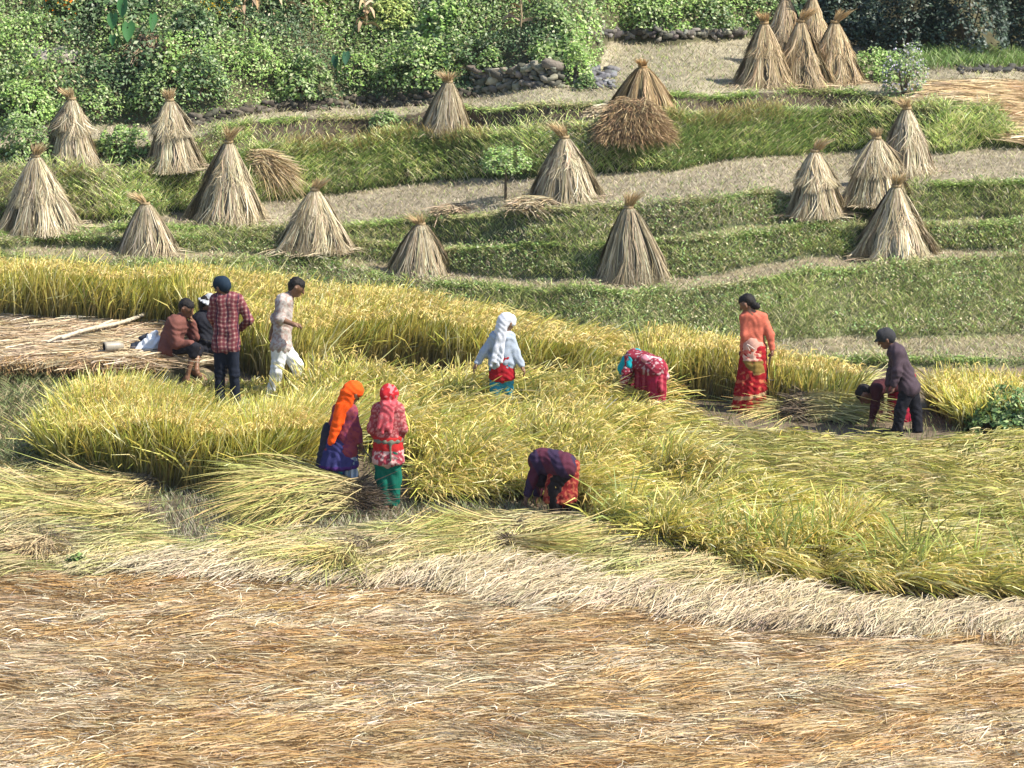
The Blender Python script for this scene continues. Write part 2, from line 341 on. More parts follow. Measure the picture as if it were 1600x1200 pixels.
an = math.pi * (noise(P[:, 0] * .9, P[:, 1] * .7, 52) > .45) + .5 + 2.6 * (fbm(P[:, 0] * 1.1, P[:, 1] * .9, 53) - .5) + rng.normal(size=len(x)) * .3
pt = noise(P[:, 0] * 1.1, P[:, 1] * .8, 57)[:, None]
lying(rb, x, y, an, 30, .55, .05 + .24 * f, mixc([(.56, .48, .32), (.44, .38, .22), (.38, .30, .18)], len(x), None, .2), mixc([(.40, .43, .12), (.50, .45, .17), (.30, .37, .10), (.56, .40, .18)], len(x), None, .2) * (.8 + .3 * pt) + np.where(pt > .62, .16, 0) * col(1, .8, .5), wd=.0085, spread=.26, rad=.12, lift=.06, curl=.5)
tag(rb.build('cut_rice', M_STRAW), 'freshly cut green and yellow rice laid down in handfuls', None, None, 'stuff')

rb = Rib()
WIND = [(110, 900), (200, 890), (300, 882), (430, 894), (560, 916), (650, 905), (730, 890), (800, 888), (880, 902), (960, 922), (1100, 945), (1220, 930), (1320, 950), (1450, 966), (1600, 965), (1850, 965),
        (1850, 1010), (1600, 1008), (1400, 1000), (1200, 985), (1000, 962), (800, 945), (690, 925), (500, 912), (300, 906)]
x, y = scat(WIND, 3000); P = ground(x, y); f = fbm(P[:, 0] * 1.1, P[:, 1] * .8, 61)
an = .95 + 1.1 * (fbm(P[:, 0] * .8, P[:, 1] * .8, 63) - .5)
lying(rb, x, y, an, 40, .66, .05 + .20 * f, mixc([(.44, .36, .26), (.56, .47, .34), (.34, .27, .18)], len(x), None, .2), mixc([(.62, .53, .37), (.54, .45, .29), (.48, .40, .22)], len(x), None, .2), wd=.0085, spread=.22, rad=.12, lift=.13, droop=.25, curl=.4)
tag(rb.build('pale_straw', M_STRAW), 'long low heap of pale straw along the edge of the cut', None, None, 'stuff')

rb = Rib()
MAT = [(-220, 900), (110, 905), (300, 912), (500, 918), (690, 932), (800, 950), (1000, 968), (1200, 990), (1400, 1004), (1850, 1014), (1850, 1330), (-220, 1330)]
x, y = scat(MAT, 16500); P = ground(x, y); f = np.clip(1.7 * fbm(P[:, 0] * 1.7, P[:, 1] * 2.6, 71) - .35, 0, 1); g = fbm(P[:, 0] * .6, P[:, 1] * 1.6, 72)
k = (f > .10) | (rng.random(len(f)) < .35); x, y, P, f, g = x[k], y[k], P[k], f[k], g[k]; N = len(x)
an = .10 + 1.7 * (fbm(P[:, 0] * .7, P[:, 1] * 1.1, 73) - .5) + rng.normal(size=N) * .28 + math.pi * (rng.random(N) < .25)
pale = rng.random(N) < np.clip((g - .47) * 5, .10, .70)
c0 = mixc([(.50, .39, .23), (.60, .49, .32), (.42, .31, .18), (.34, .24, .13)], N, None, .14); c1 = np.where(pale[:, None], mixc(STR, N), mixc(BRN + [(.44, .30, .15)], N))
c0 = np.where((rng.random(N) < .35)[:, None], c1, c0)
lying(rb, x, y, an, 28, .42, .01 + .14 * f, c0, c1, wd=.0072, spread=.26, rad=.10, lift=.04, droop=.12, curl=.4)
x, y = scat(MAT, 2500); N = len(x)     # stray stalks sticking out
lying(rb, x, y, rng.uniform(0, 6.28, N), 3, .26, .10, mixc(STR + [(.70, .62, .46)], N), mixc(STR, N), wd=.009, spread=.5, rad=.05, lift=.2, curl=.6)
x, y = scat(MAT, 26000); N = len(x); P = ground(x, y); P[:, 2] += .10 * rng.random(N); a = .1 + rng.normal(size=N) * .9 + math.pi * (rng.random(N) < .5)
rb.add(P, dirs(a, rng.uniform(.0, .8, N)), dirs(a + rng.normal(size=N) * .5, rng.uniform(-.6, .4, N)), rng.uniform(.06, .22, N), .009, mixc(STR + [(.74, .67, .54), (.12, .10, .09)], N), mixc(STR + [(.74, .67, .54), (.16, .13, .11)], N), 2)
tag(rb.build('straw_carpet', M_STRAW), 'brown and pale straw spread flat over the near field', None, None, 'stuff')

rb = Rib()
STUB = [(-220, 740), (95, 745), (300, 768), (520, 770), (640, 785), (900, 800), (1000, 880), (600, 900), (200, 880), (-220, 900)]
x, y = scat(STUB, 36000); P = ground(x, y); N = len(P)
rb.add(P, dirs(rng.uniform(0, 6.28, N), 2.0), dirs(rng.uniform(0, 6.28, N), 1.0), rng.uniform(.05, .15, N), .010, mixc([(.20, .19, .12), (.26, .22, .15)], N), mixc([(.42, .38, .28), (.26, .34, .14), (.34, .42, .18), (.5, .45, .36)], N), 2)
x, y = scat([(-220, 600), (400, 590), (1100, 625), (1850, 690), (1850, 900), (1000, 830), (500, 760), (-220, 760)], 16000); P = ground(x, y); N = len(P)
rb.add(P, dirs(rng.uniform(0, 6.28, N), 2.0), dirs(rng.uniform(0, 6.28, N), 1.0), rng.uniform(.06, .2, N), .010, mixc([(.16, .17, .08)], N), mixc([(.36, .34, .15), (.24, .32, .10)], N), 2)
tag(rb.build('stubble', M_STRAW), 'grey green stubble of cut rice stems', None, None, 'stuff')

rb = Rib()
PLAT = [(-220, 506), (0, 508), (270, 518), (330, 545), (318, 570), (250, 573), (-220, 573)]
x, y = scat(PLAT, 1500); N = len(x)
fp = noise(x / 30, y / 9, 65)
lying(rb, x, y, rng.normal(size=N) * .5 + .25, 26, .62, .04 + .16 * fp, mixc([(.56, .46, .32), (.46, .36, .23), (.66, .57, .43)], N), mixc([(.54, .43, .28), (.42, .28, .14)], N), wd=.010, spread=.15, rad=.10, lift=.03)
x = rng.uniform(-220, 238, 420); y = np.full(420, 571.) + rng.normal(size=420) * 3.5; N = 420
lying(rb, x, y, -1.25 + rng.normal(size=N) * .35, 30, .42, .12, mixc([(.42, .26, .11), (.48, .33, .16)], N), mixc([(.52, .37, .19), (.42, .26, .11)], N), wd=.010, spread=.25, rad=.07, lift=.05, droop=1.1)
tag(rb.build('dried_straw_bed', M_STRAW), 'bed of dry straw with brown ears hanging over the bank at the left', None, None, 'stuff')

# ------------------------------------------------------------------ grass on banks and ledges
GRN = [(.25, .34, .09), (.34, .40, .12), (.40, .40, .17), (.16, .23, .07), (.50, .44, .24), (.56, .49, .33)]
rb = Rib()
N = 270000; x = rng.uniform(-120, 1720, N); y = rng.uniform(-60, 610, N); s = section(x, y)
k = (s >= 3) & (s < 15) & ~inpoly(x, y, BACK); x, y, s = x[k], y[k], s[k]; P = ground(x, y)
f = fbm(P[:, 0] * 1.1, P[:, 1] * 1.1, 81); f2 = fbm(P[:, 0] * .45, P[:, 1] * .7, 82)
riser = np.isin(s, (3, 5, 7, 9, 11, 13)); tread = ~riser
k = np.where(s == 13, (rng.random(len(x)) < .30) | (fbm(P[:, 0] * .8, P[:, 1] * .8, 84) > .56), riser | (rng.random(len(x)) < .85)); x, y, s, P, f, f2, riser, tread = (q[k] for q in (x, y, s, P, f, f2, riser, tread))
N = len(x)
P[:, 2] += np.where(riser, .16, .02) * np.clip(2 * fbm(P[:, 0] * 3.2, P[:, 2] * 4.0 + P[:, 1], 87) - .6, 0, 1) * rng.random(N); L = np.where(riser, .05 + .11 * f, .04 + .06 * f) * rng.uniform(.7, 1.4, N)
L = np.where((s == 11) & (f2 > .42), L * 1.7, L)
dryp = np.where(tread, np.clip(.80 - .9 * (f2 - .45) * (s != 10), .35, .95), np.clip(.12 + 1.5 * (f2 - .52), .05, .6)); dryp = np.where(np.isin(s, (8, 12)), .4, dryp)
dry = rng.random(N) < dryp
g_ = mixc(GRN, N, [.24, .24, .2, .14, .12, .06], .2); br = 1 + .55 * ((s == 11) | (s == 13)) * (f > .42); g_ = g_ * br[:, None]
d_ = mixc([(.40, .345, .25), (.50, .44, .34), (.30, .26, .19), (.38, .34, .20)], N, None, .22)
c1 = np.where(dry[:, None], d_, g_)
a = rng.uniform(0, 6.28, N); rr = np.stack([np.cos(a), np.sin(a), np.zeros(N)], 1)
down = col(.15, -.5, 0)
d0 = nrm(rr * .6 + col(0, 0, 1.1) + down * .3 * riser[:, None]); d1 = nrm(rr * 1.1 + down * .5 * riser[:, None] + col(0, 0, .5)) 
c1 = c1 * (.72 + .6 * fbm(P[:, 0] * 2.0, P[:, 1] * 2.0 + P[:, 2] * 3, 88))[:, None]
rb.add(P, d0, d1, L, .0085, c1 * .8, c1 * 1.15, 2)
GP = P[riser][::3]
tag(rb.build('bank_grass', M_GRASS), 'short green and dry grass over the terrace banks and ledges', None, None, 'stuff')

rb = Rib()      # fresh grass hanging over the ledge edges; its brighter colour stands for sunlit lips
for li in (3, 5, 7, 9, 11, 13):
    n = 9000; x = rng.uniform(-120, 1720, n); y = np.interp(x, GX, LV[li]) + rng.normal(size=n) * 2.5 + 1.5; k = ~inpoly(x, y, BACK) & (fbm(x / 60, x * 0 + li * 3, 97) > .36) & (x > (880 if li < 5 else -200))
    x, y = x[k], y[k]; P = ground(x, y); n = len(x); a = rng.uniform(0, 6.28, n); rr = np.stack([np.cos(a), np.sin(a), np.zeros(n)], 1)
    pal_ = fbm(x / 110, x * 0 + li, 98) > .5
    c = np.where(pal_[:, None], mixc([(.30, .42, .12), (.38, .46, .15), (.24, .36, .10)], n), mixc([(.42, .42, .19), (.52, .46, .28), (.34, .38, .15)], n))
    rb.add(P, nrm(rr * .5 + col(.05, -.35, .9)), nrm(rr * .9 + col(.05, -.7, -.3)), rng.uniform(.06, .17, n), .010, c * .85, c * 1.1, 3)
tag(rb.build('ledge_grass', M_GRASS), 'fresh yellow green grass, tinted sunlit, hanging over the terrace edges', None, None, 'stuff')

rb = Rib()      # taller seeding grass on the middle bank
N = 60000; x = rng.uniform(60, 1300, N); top = np.interp(x, GX, LV[11]); bot = np.interp(x, GX, LV[10])
y = top + (bot - top) * rng.random(N) ** 1.4
keepm = (fbm(x / 90, y / 60, 91) + .25 * ((x > 1030) & (x < 1290)) + .15 * ((x > 450) & (x < 620))) > .52; x, y = x[keepm], y[keepm]; P = ground(x, y); N = len(x)
c = mixc([(.25, .38, .11), (.32, .43, .14), (.18, .28, .09), (.38, .40, .17)], N, None, .15)
a = rng.uniform(0, 6.28, N); rr = np.stack([np.cos(a), np.sin(a), np.zeros(N)], 1)
rb.add(P, nrm(rr * .5 + col(.0, -.1, 1)), nrm(rr * .7 + col(.1, -.35, .5)), rng.uniform(.07, .20, N), .0095, c * .6, c, 3)
k = (y < top[keepm] + 22) & (rng.random(N) < .22) & (noise(x / 60, y / 60, 12) > .4); n = k.sum()
rb.add(P[k], nrm(rr[k] * .2 + col(.05, -.1, 1)), nrm(rr[k] * .5 + col(.1, -.2, .6)), rng.uniform(.2, .30, n), .009, c[k] * .6, mixc([(.42, .30, .12), (.46, .36, .15)], n), 3)
tag(rb.build('tall_grass', M_GRASS), 'tall bright green grass with rusty seed heads on the middle bank', None, None, 'stuff')

rb = Rib()      # weeds on the left bank
x, y = scat([(-220, 592), (90, 592), (110, 640), (80, 700), (95, 758), (-220, 765)], 14000); P = ground(x, y); N = len(P); f = fbm(P[:, 0] * 1.2, P[:, 1] * 1.2, 95)
P[:, 2] += .0; c = mixc([(.22, .27, .10), (.32, .32, .15), (.44, .38, .22), (.14, .20, .07), (.38, .31, .18)], N, None, .22)
a = rng.uniform(0, 6.28, N)
rb.add(P, dirs(a, 2.4), dirs(a, .4), (.08 + .30 * f) * rng.uniform(.5, 1.3, N), .010, c * .7, c, 3)
tag(rb.build('bank_weeds', M_GRASS), 'dull green weeds on the low bank at the left edge', None, None, 'stuff')

# ------------------------------------------------------------------ straw stacks
def stack(px, py, hpx, wpx, label, tiers=1, lean=0.0, tint=(1, 1, 1), tuft=1.0, n=1500, group='rice straw stacks on the terraces', gap=0.0, split=.48):
    g = g1(px, py - wpx * .11); s = pxm(g); H = (hpx - wpx * .06) / s / math.cos(PITCH); Rb = wpx / s / 2
    root = empty('straw_stack', g, label, 'straw stack', group)
    ph0 = rng.uniform(0, 100); rng_f = rng.uniform(.9, 2.2); tint = np.array(tint)
    def wob(th, f=1.6): return noise(np.cos(th) * f + ph0, np.sin(th) * f + ph0, 5) - .5
    z_tie = H * rng.uniform(.82, .88); sag = rng.uniform(-.03, .03, 3); n = int(n * 1.8); nk = col(lean * H, 0, 0)
    def axis(z): return nk[None] * (np.asarray(z) / H)[:, None]
    def tier(nm, z0, z1, r0, r1, N, jag, layers=(1.0,), cc=((.50, .42, .28), (.62, .54, .39), (.38, .31, .19), (.28, .22, .13)), powr=.66):
        rb = Rib()
        th = rng.uniform(0, 2 * math.pi, N); nb = rng.integers(9, 13); bun = np.round(th / (2 * math.pi) * nb) / nb * 2 * math.pi
        th = th + (bun - th) * rng.uniform(0, .75, N)
        rad = np.stack([np.cos(th), np.sin(th), np.zeros(N)], 1)
        lay = rng.uniform(.80, 1.05, N); rr = r1 * lay * (1 + .50 * wob(th, rng_f)) * (1 - .16 * np.abs(np.sin(nb * th / 2)) ** 3)
        zt = z0 - rng.random(N) * .05 * H - (rng.random(N) < .45) * rng.random(N) * (z0 - z1) * .5
        ft = np.clip((z0 - zt) / max(z0 - z1, .01), 0, .9)
        zb = z1 + 1.5 * jag * H * (noise(th * 4 + ph0, th * 0, 6) - .25) * (rng.random(N) * .7 + .3); zb = np.maximum(zb, -.10 * rng.random(N))
        def rat(f): return r0 + (rr - r0) * f ** powr
        B = rad * rat(ft)[:, None] + axis(zt); B[:, 2] += zt
        fe = np.clip((z0 - zb) / max(z0 - z1, .01), 0, 1.05)
        E = rad * rat(fe)[:, None] + axis(zb); E[:, 2] += zb
        fm = (ft + fe) / 2; Mi = rad * (rat(fm) * 1.02)[:, None] + axis((zt + zb) / 2); Mi[:, 2] += (zt + zb) / 2
        tw = rng.normal(size=(N, 1)) * .035; tang = np.stack([-np.sin(th), np.cos(th), np.zeros(N)], 1)
        E += tang * tw * 2.2 + rad * np.abs(rng.normal(size=(N, 1))) * .03 * (rng.random((N, 1)) < .4); Mi += tang * rng.normal(size=(N, 1)) * .02
        D = E - B; d0 = 4 * (Mi - B) - D; d1 = 2 * D - d0
        c = mixc(cc, N, None, .2) * tint; bt = .66 + .62 * noise(bun * 5 + ph0, bun * 0, 8)[:, None]
        rb.add(B, d0, d1, 1.0, .009 * rng.uniform(.6, 1.6, N), c * bt * .82, c * bt * .95, 3, flat=rad * 2.2)
        rb.build(nm, M_STRAW, root)
    # dark solid core added inside so that no light passes through
    th = np.linspace(0, 2 * math.pi, 25)[:-1]; rings = []
    for zf, rf in ((0, .80), (.3, .54), (.6, .26), (.8, .06), (.84, .02)):
        r_ = Rb * rf * .92 * (1 + .3 * wob(th, rng_f)); p = np.stack([np.cos(th) * r_, np.sin(th) * r_, th * 0 + zf * H], 1); p[:, :2] += nk[:2] * zf; rings.append(p)
    Vc = np.concatenate(rings); Fc = np.array([(a * 24 + i, a * 24 + (i + 1) % 24, (a + 1) * 24 + (i + 1) % 24, (a + 1) * 24 + i) for a in range(4) for i in range(24)])
    mesh_arrays('light_block_core', Vc, Fc, np.tile(col(.13, .10, .065), (len(Vc), 1)), M_STRAW, root, True)
    if tiers == 1:
        tier('straw_skirt', z_tie, 0, .045, Rb, int(n * 1.5), .05)
    else:
        zs = H * split
        tier('lower_skirt', zs * 1.3, 0, Rb * (.44 - gap), Rb * rng.uniform(.95, 1.04), n, .06, powr=.95)
        tier('upper_skirt', z_tie, zs * rng.uniform(.6, .85), .045, Rb * (.68 + gap * 2.0), n, .26, powr=.80)
    rb = Rib(); q_ = 170; th = rng.uniform(0, 6.283, q_); rad = np.stack([np.cos(th), np.sin(th) * .8, th * 0], 1); B = rad * Rb * rng.uniform(.85, 1.1, (q_, 1)); B[:, 2] = .0 + .05 * rng.random(q_)
    an = th + rng.normal(size=q_) * 1.1; rb.add(B, dirs(an, .1), dirs(an + rng.normal(size=q_) * .5, -.25), rng.uniform(.12, .34, q_), .010, mixc(STR, q_) * tint * .9, mixc(STR, q_) * tint, 2)
    tag(rb.build('loose_straw', M_STRAW, root), kind='stuff')
    # tie and brush of stems above it
    m = 26; a = np.linspace(0, 2 * math.pi, m + 1)[:-1]; tv = []
    for kz, kr in ((-.022, .05), (-.018, .066), (.018, .066), (.022, .05)):
        tv.append(np.stack([np.cos(a) * kr, np.sin(a) * kr, a * 0 + z_tie + kz], 1) + nk * .86)
    tv = np.concatenate(tv); tf = np.array([(q * m + i, q * m + (i + 1) % m, (q + 1) * m + (i + 1) % m, (q + 1) * m + i) for q in range(3) for i in range(m)])
    mesh_arrays('tie_band', tv, tf, np.tile(col(.30, .22, .12) * tint, (len(tv), 1)), M_STRAW, root, True)
    rb = Rib(); N = 300; th = rng.uniform(0, 6.283, N); rad = np.stack([np.cos(th), np.sin(th), np.zeros(N)], 1)
    B = rad * .04 * rng.random((N, 1)) + nk * .84 + col(0, 0, z_tie - .04); lx = rng.uniform(-.45, .45)
    hT = (H - z_tie + .04) * 1.25
    rb.add(B, rad * .15 + col(lx, 0, 1), rad * .75 * tuft * rng.uniform(.1, 1.2, (N, 1)) + col(lx * 2.5, 0, .6), hT * rng.uniform(.35, 1.15, N), .010, mixc([(.42, .32, .19), (.36, .26, .14)], N) * tint, mixc([(.52, .38, .20), (.44, .31, .15), (.6, .48, .3)], N) * tint, 2)
    rb.build('top_tuft', M_STRAW, root)
    return root
WARM = (1.0, .92, .84)
stack(112, 268, 122, 98, 'straw stack with an overhanging top layer at the far left, below the bushes', 2, .02, gap=.05, split=.5)
stack(269, 272, 125, 92, 'narrow straw stack with open dark side, left of the horizontal straw heap', 2, -.02, gap=.04)
stack(62, 372, 138, 132, 'large straw stack at the left edge of the photo, wide skirt touching the edge', 2, -.03, split=.42)
stack(355, 358, 152, 118, 'tall straw stack with long hanging strands beside the horizontal straw heap', 2, .03, split=.40)
stack(228, 406, 98, 86, 'small straw stack half hidden behind the left rice, lowest on the left', 1, .01)
stack(490, 403, 116, 120, 'broad straw stack on the lower ledge right of the tallest left stack', 2, .03, split=.42)
stack(658, 440, 98, 104, 'straw stack with fan shaped top behind the middle of the standing rice', 1, 0, tuft=1.7)
stack(985, 448, 140, 112, 'smooth bell shaped straw stack right of the middle with a tight top', 1, -.03, n=1800)
stack(882, 321, 120, 112, 'straw stack with a loose straw roll lying round its foot', 2, .0, split=.45)
stack(701, 218, 100, 82, 'dark sided straw stack in front of the stone wall', 1, .0, tuft=1.7)
stack(1004, 190, 90, 108, 'straw stack rising behind the brown heap of rice ears', 1, .0, (0.85, .72, .56))
stack(1272, 346, 122, 100, 'straw stack with a torn dark hole in its front, left of the pair', 2, .0, gap=.04)
stack(1368, 326, 118, 108, 'straw stack in the middle of the right hand trio with dark underside', 2, .0, gap=.05, split=.5)
stack(1418, 282, 122, 96, 'straw stack standing highest and behind in the right hand trio', 2, -.03, tuft=1.6)
stack(1398, 412, 132, 124, 'largest straw stack of the right side, standing in front on the low ledge', 2, .0, split=.4)
for a_ in ((1226, 112, 128, 84, 'warm straw stack at the back left of the top cluster, cut by the photo edge'),
           (1268, 118, 136, 84, 'warm straw stack at the back right of the top cluster, top cut off'),
           (1193, 143, 116, 98, 'warm straw stack at the left end of the top cluster'),
           (1250, 142, 120, 88, 'warm straw stack in the front middle of the top cluster'),
           (1303, 137, 114, 84, 'warm straw stack at the right end of the top cluster')):
    stack(*a_[:4], a_[4], 2, .0, WARM, split=.42, group='cluster of straw stacks on the top terrace', n=1100)

def heap(name, px, py, wpx, hpx, n, cc, label, cat, dirang=0.0, spread=.7, mat=None, droop=.6, origin=None, len_=.5, wd=.012):
    """mound of straw: stalks lying over a dome"""
    g = g1(px, py); s = pxm(g); a = wpx / s / 2; h = hpx / s
    th = rng.uniform(0, 6.283, n); r = np.sqrt(rng.random(n)); X = r * np.cos(th) * a; Y = r * np.sin(th) * a * .7; Z = h * (1 - r ** 2) ** .7 * (.6 + .5 * noise(X * 4, Y * 4, 3)) * rng.uniform(.5, 1, n)
    B = np.stack([X, Y, Z + .02], 1); an = dirang + rng.normal(size=n) * spread
    out = np.stack([X / a, Y / a, np.zeros(n)], 1)
    d0 = dirs(an, .15) + out * .3; d1 = dirs(an + rng.normal(size=n) * .4, -.2) + out * .5 - col(0, 0, 1) * droop * rng.random((n, 1))
    L = len_ * rng.uniform(.5, 1.1, n); B = B - d0 * (L * .4)[:, None]; B[:, 2] = np.maximum(B[:, 2], .01)
    rb = Rib(); c = mixc(cc, n, None, .18); rb.add(B, d0, d1, L, wd, c * .85, c, 3)
    o = rb.build(name, mat or M_STRAW); o.location = g
    return tag(o, label, cat)
heap('straw_heap', 408, 262, 62, 46, 2400, [(.42, .32, .18), (.36, .27, .14), (.5, .4, .25)], 'heap of brown straw folded over beside the tall left stack', 'straw heap', 0, .5, droop=2.2)
heap('straw_heap', 990, 214, 118, 88, 13000, [(.38, .26, .14), (.32, .21, .11), (.48, .37, .21), (.24, .17, .10)], 'reddish brown heap of rice ears spilling down the bank', 'straw heap', -.9, .8, droop=1.3, len_=.26, wd=.0085)
heap('straw_heap', 952, 186, 70, 36, 1500, STR, 'bundle of grey straw leaning left against the brown heap', 'straw heap', .5, .25, droop=.5)
heap('straw_heap', 838, 324, 84, 26, 1800, [(.46, .36, .22), (.38, .3, .18), (.56, .48, .34)], 'low roll of loose straw at the foot of a stack', 'straw heap', .2, .6)
heap('straw_heap', 712, 334, 60, 24, 900, [(.40, .31, .20), (.48, .38, .26)], 'small scattered straw pile lying alone on the stubble ledge', 'straw heap', .8, .8)
heap('straw_heap', 238, 82, 90, 46, 2200, [(.42, .28, .17), (.50, .37, .25), (.34, .23, .15)], 'patch of brown dead straw among the bushes at top left', 'straw heap', -.6, .6)

# ------------------------------------------------------------------ sheaves (tied or laid bundles)
def sheaf(px, py, ang, L, rr, label, n=900, headc=None, rootdark=True, lift=.0, arch=.25, stemc=None, rk=1.0):
    hk = 1.3 if rk > 1 else .75; arch = arch * (1 if rk > 1 else .6); bend = rng.uniform(-.35, .35)
    g = g1(px, py); rb = Rib(); a = col(math.cos(ang), math.sin(ang), 0); t_ = col(-math.sin(ang), math.cos(ang), 0)
    u = rng.normal(size=n) * .5; v = rng.random(n)
    B = -a * L * .5 + t_[None] * (u * rr)[:, None] + col(0, 0, 1) * (v * rr * hk * np.exp(-u ** 2))[:, None] + a * rng.normal(size=(n, 1)) * .10
    n_ = 0; fan = rng.normal(size=(n, 1)) * .22
    d0 = a + t_ * fan + col(0, 0, arch + lift) ; d1 = a + t_ * (fan * 2.2 + bend) - col(0, 0, 1) * (arch * 1.6) * rng.uniform(.5, 1.3, (n, 1))
    hc = mixc(headc or [(.46, .46, .13), (.58, .50, .18), (.38, .42, .11), (.6, .44, .18)], n); sc = mixc(stemc or ([(.34, .28, .16), (.26, .2, .12), (.42, .36, .2)] if rootdark else STR), n)
    root = empty('rice_sheaf', g, label, 'rice sheaf', 'cut sheaves of rice lying on the field')
    d1 = d1 + rng.normal(size=(n, 3)) * .3; kk = rng.random(n) < .12; d0[kk] += rng.normal(size=(kk.sum(), 3)) * [.5, .5, .1]; hc = hc * (.7 + .6 * noise(u * 3 + px, v * 3, 5))[:, None]; rb.add(B, d0, d1, L * rng.uniform(.6, 1.08, n), .0095, sc, hc, 4); rb.build('stalks', M_STRAW, root)
    rb = Rib(); m = n // 2
    u = rng.normal(size=m) * .55; B = -a * (L * .5) + t_[None] * (u * rr)[:, None] + col(0, 0, 1) * (rng.random(m) * rr * hk * np.exp(-u ** 2))[:, None] + a * rng.normal(size=(m, 1)) * .04
    dr = -a + rng.normal(size=(m, 3)) * .45 - col(0, .5, .2) * (rk - 1) * rng.random((m, 1))
    cc = [(.10, .08, .06), (.16, .12, .08), (.07, .055, .045)] if rootdark else [(.5, .42, .3), (.4, .33, .24)]
    rb.add(B, dr, dr + rng.normal(size=(m, 3)) * .4, rng.uniform(.05, .15, m) * rk, .012, mixc(cc, m), mixc(cc, m) * 1.3, 2); tag(rb.build('root_ends', M_STRAW, root), kind='stuff')
    return root
sheaf(456, 800, R(190), 1.35, .26, 'large green rice sheaf propped beside the woman in the orange scarf', 3400, lift=.10, arch=.40, rk=2.4)
sheaf(1318, 650, R(2), .95, .24, 'rice sheaf with thick dark root ends behind the bending pair', 2200, rk=1.6, lift=.1, arch=.2, headc=[(.5, .5, .2), (.62, .58, .3), (.42, .46, .14)])
sheaf(1225, 640, R(180), .9, .14, 'pale rice sheaf lying right of the woman in the coral blouse', 1100, arch=.15, rootdark=False)
sheaf(30, 800, R(190), 1.1, .30, 'green rice sheaf at the left edge of the cut rice', 1800)
sheaf(150, 780, R(215), 1.1, .28, 'yellow green rice sheaf with its pale stems turned to the right', 1900)
sheaf(165, 832, R(225), 1.0, .28, 'broad rice sheaf spreading onto the pale straw at the left', 1900)
sheaf(45, 880, R(250), .9, .30, 'dry brown rice sheaf nearest the straw carpet at the left', 1500, headc=[(.5, .38, .22), (.42, .33, .2)])
sheaf(420, 856, R(200), .8, .18, 'small rice sheaf with dark roots on the grey stubble', 1300)
sheaf(510, 895, R(240), .95, .30, 'drooping yellow rice sheaf at the edge of the brown straw', 1900, arch=.35)
sheaf(645, 862, R(12), .95, .24, 'rice sheaf with a black root clump below the woman in green trousers', 1700)
sheaf(735, 838, R(185), .95, .22, 'flat green rice sheaf left of the woman in the dark maroon blouse', 1500)
sheaf(860, 870, R(-20), .95, .24, 'green rice sheaf in front of the woman in the dark maroon blouse', 1500)

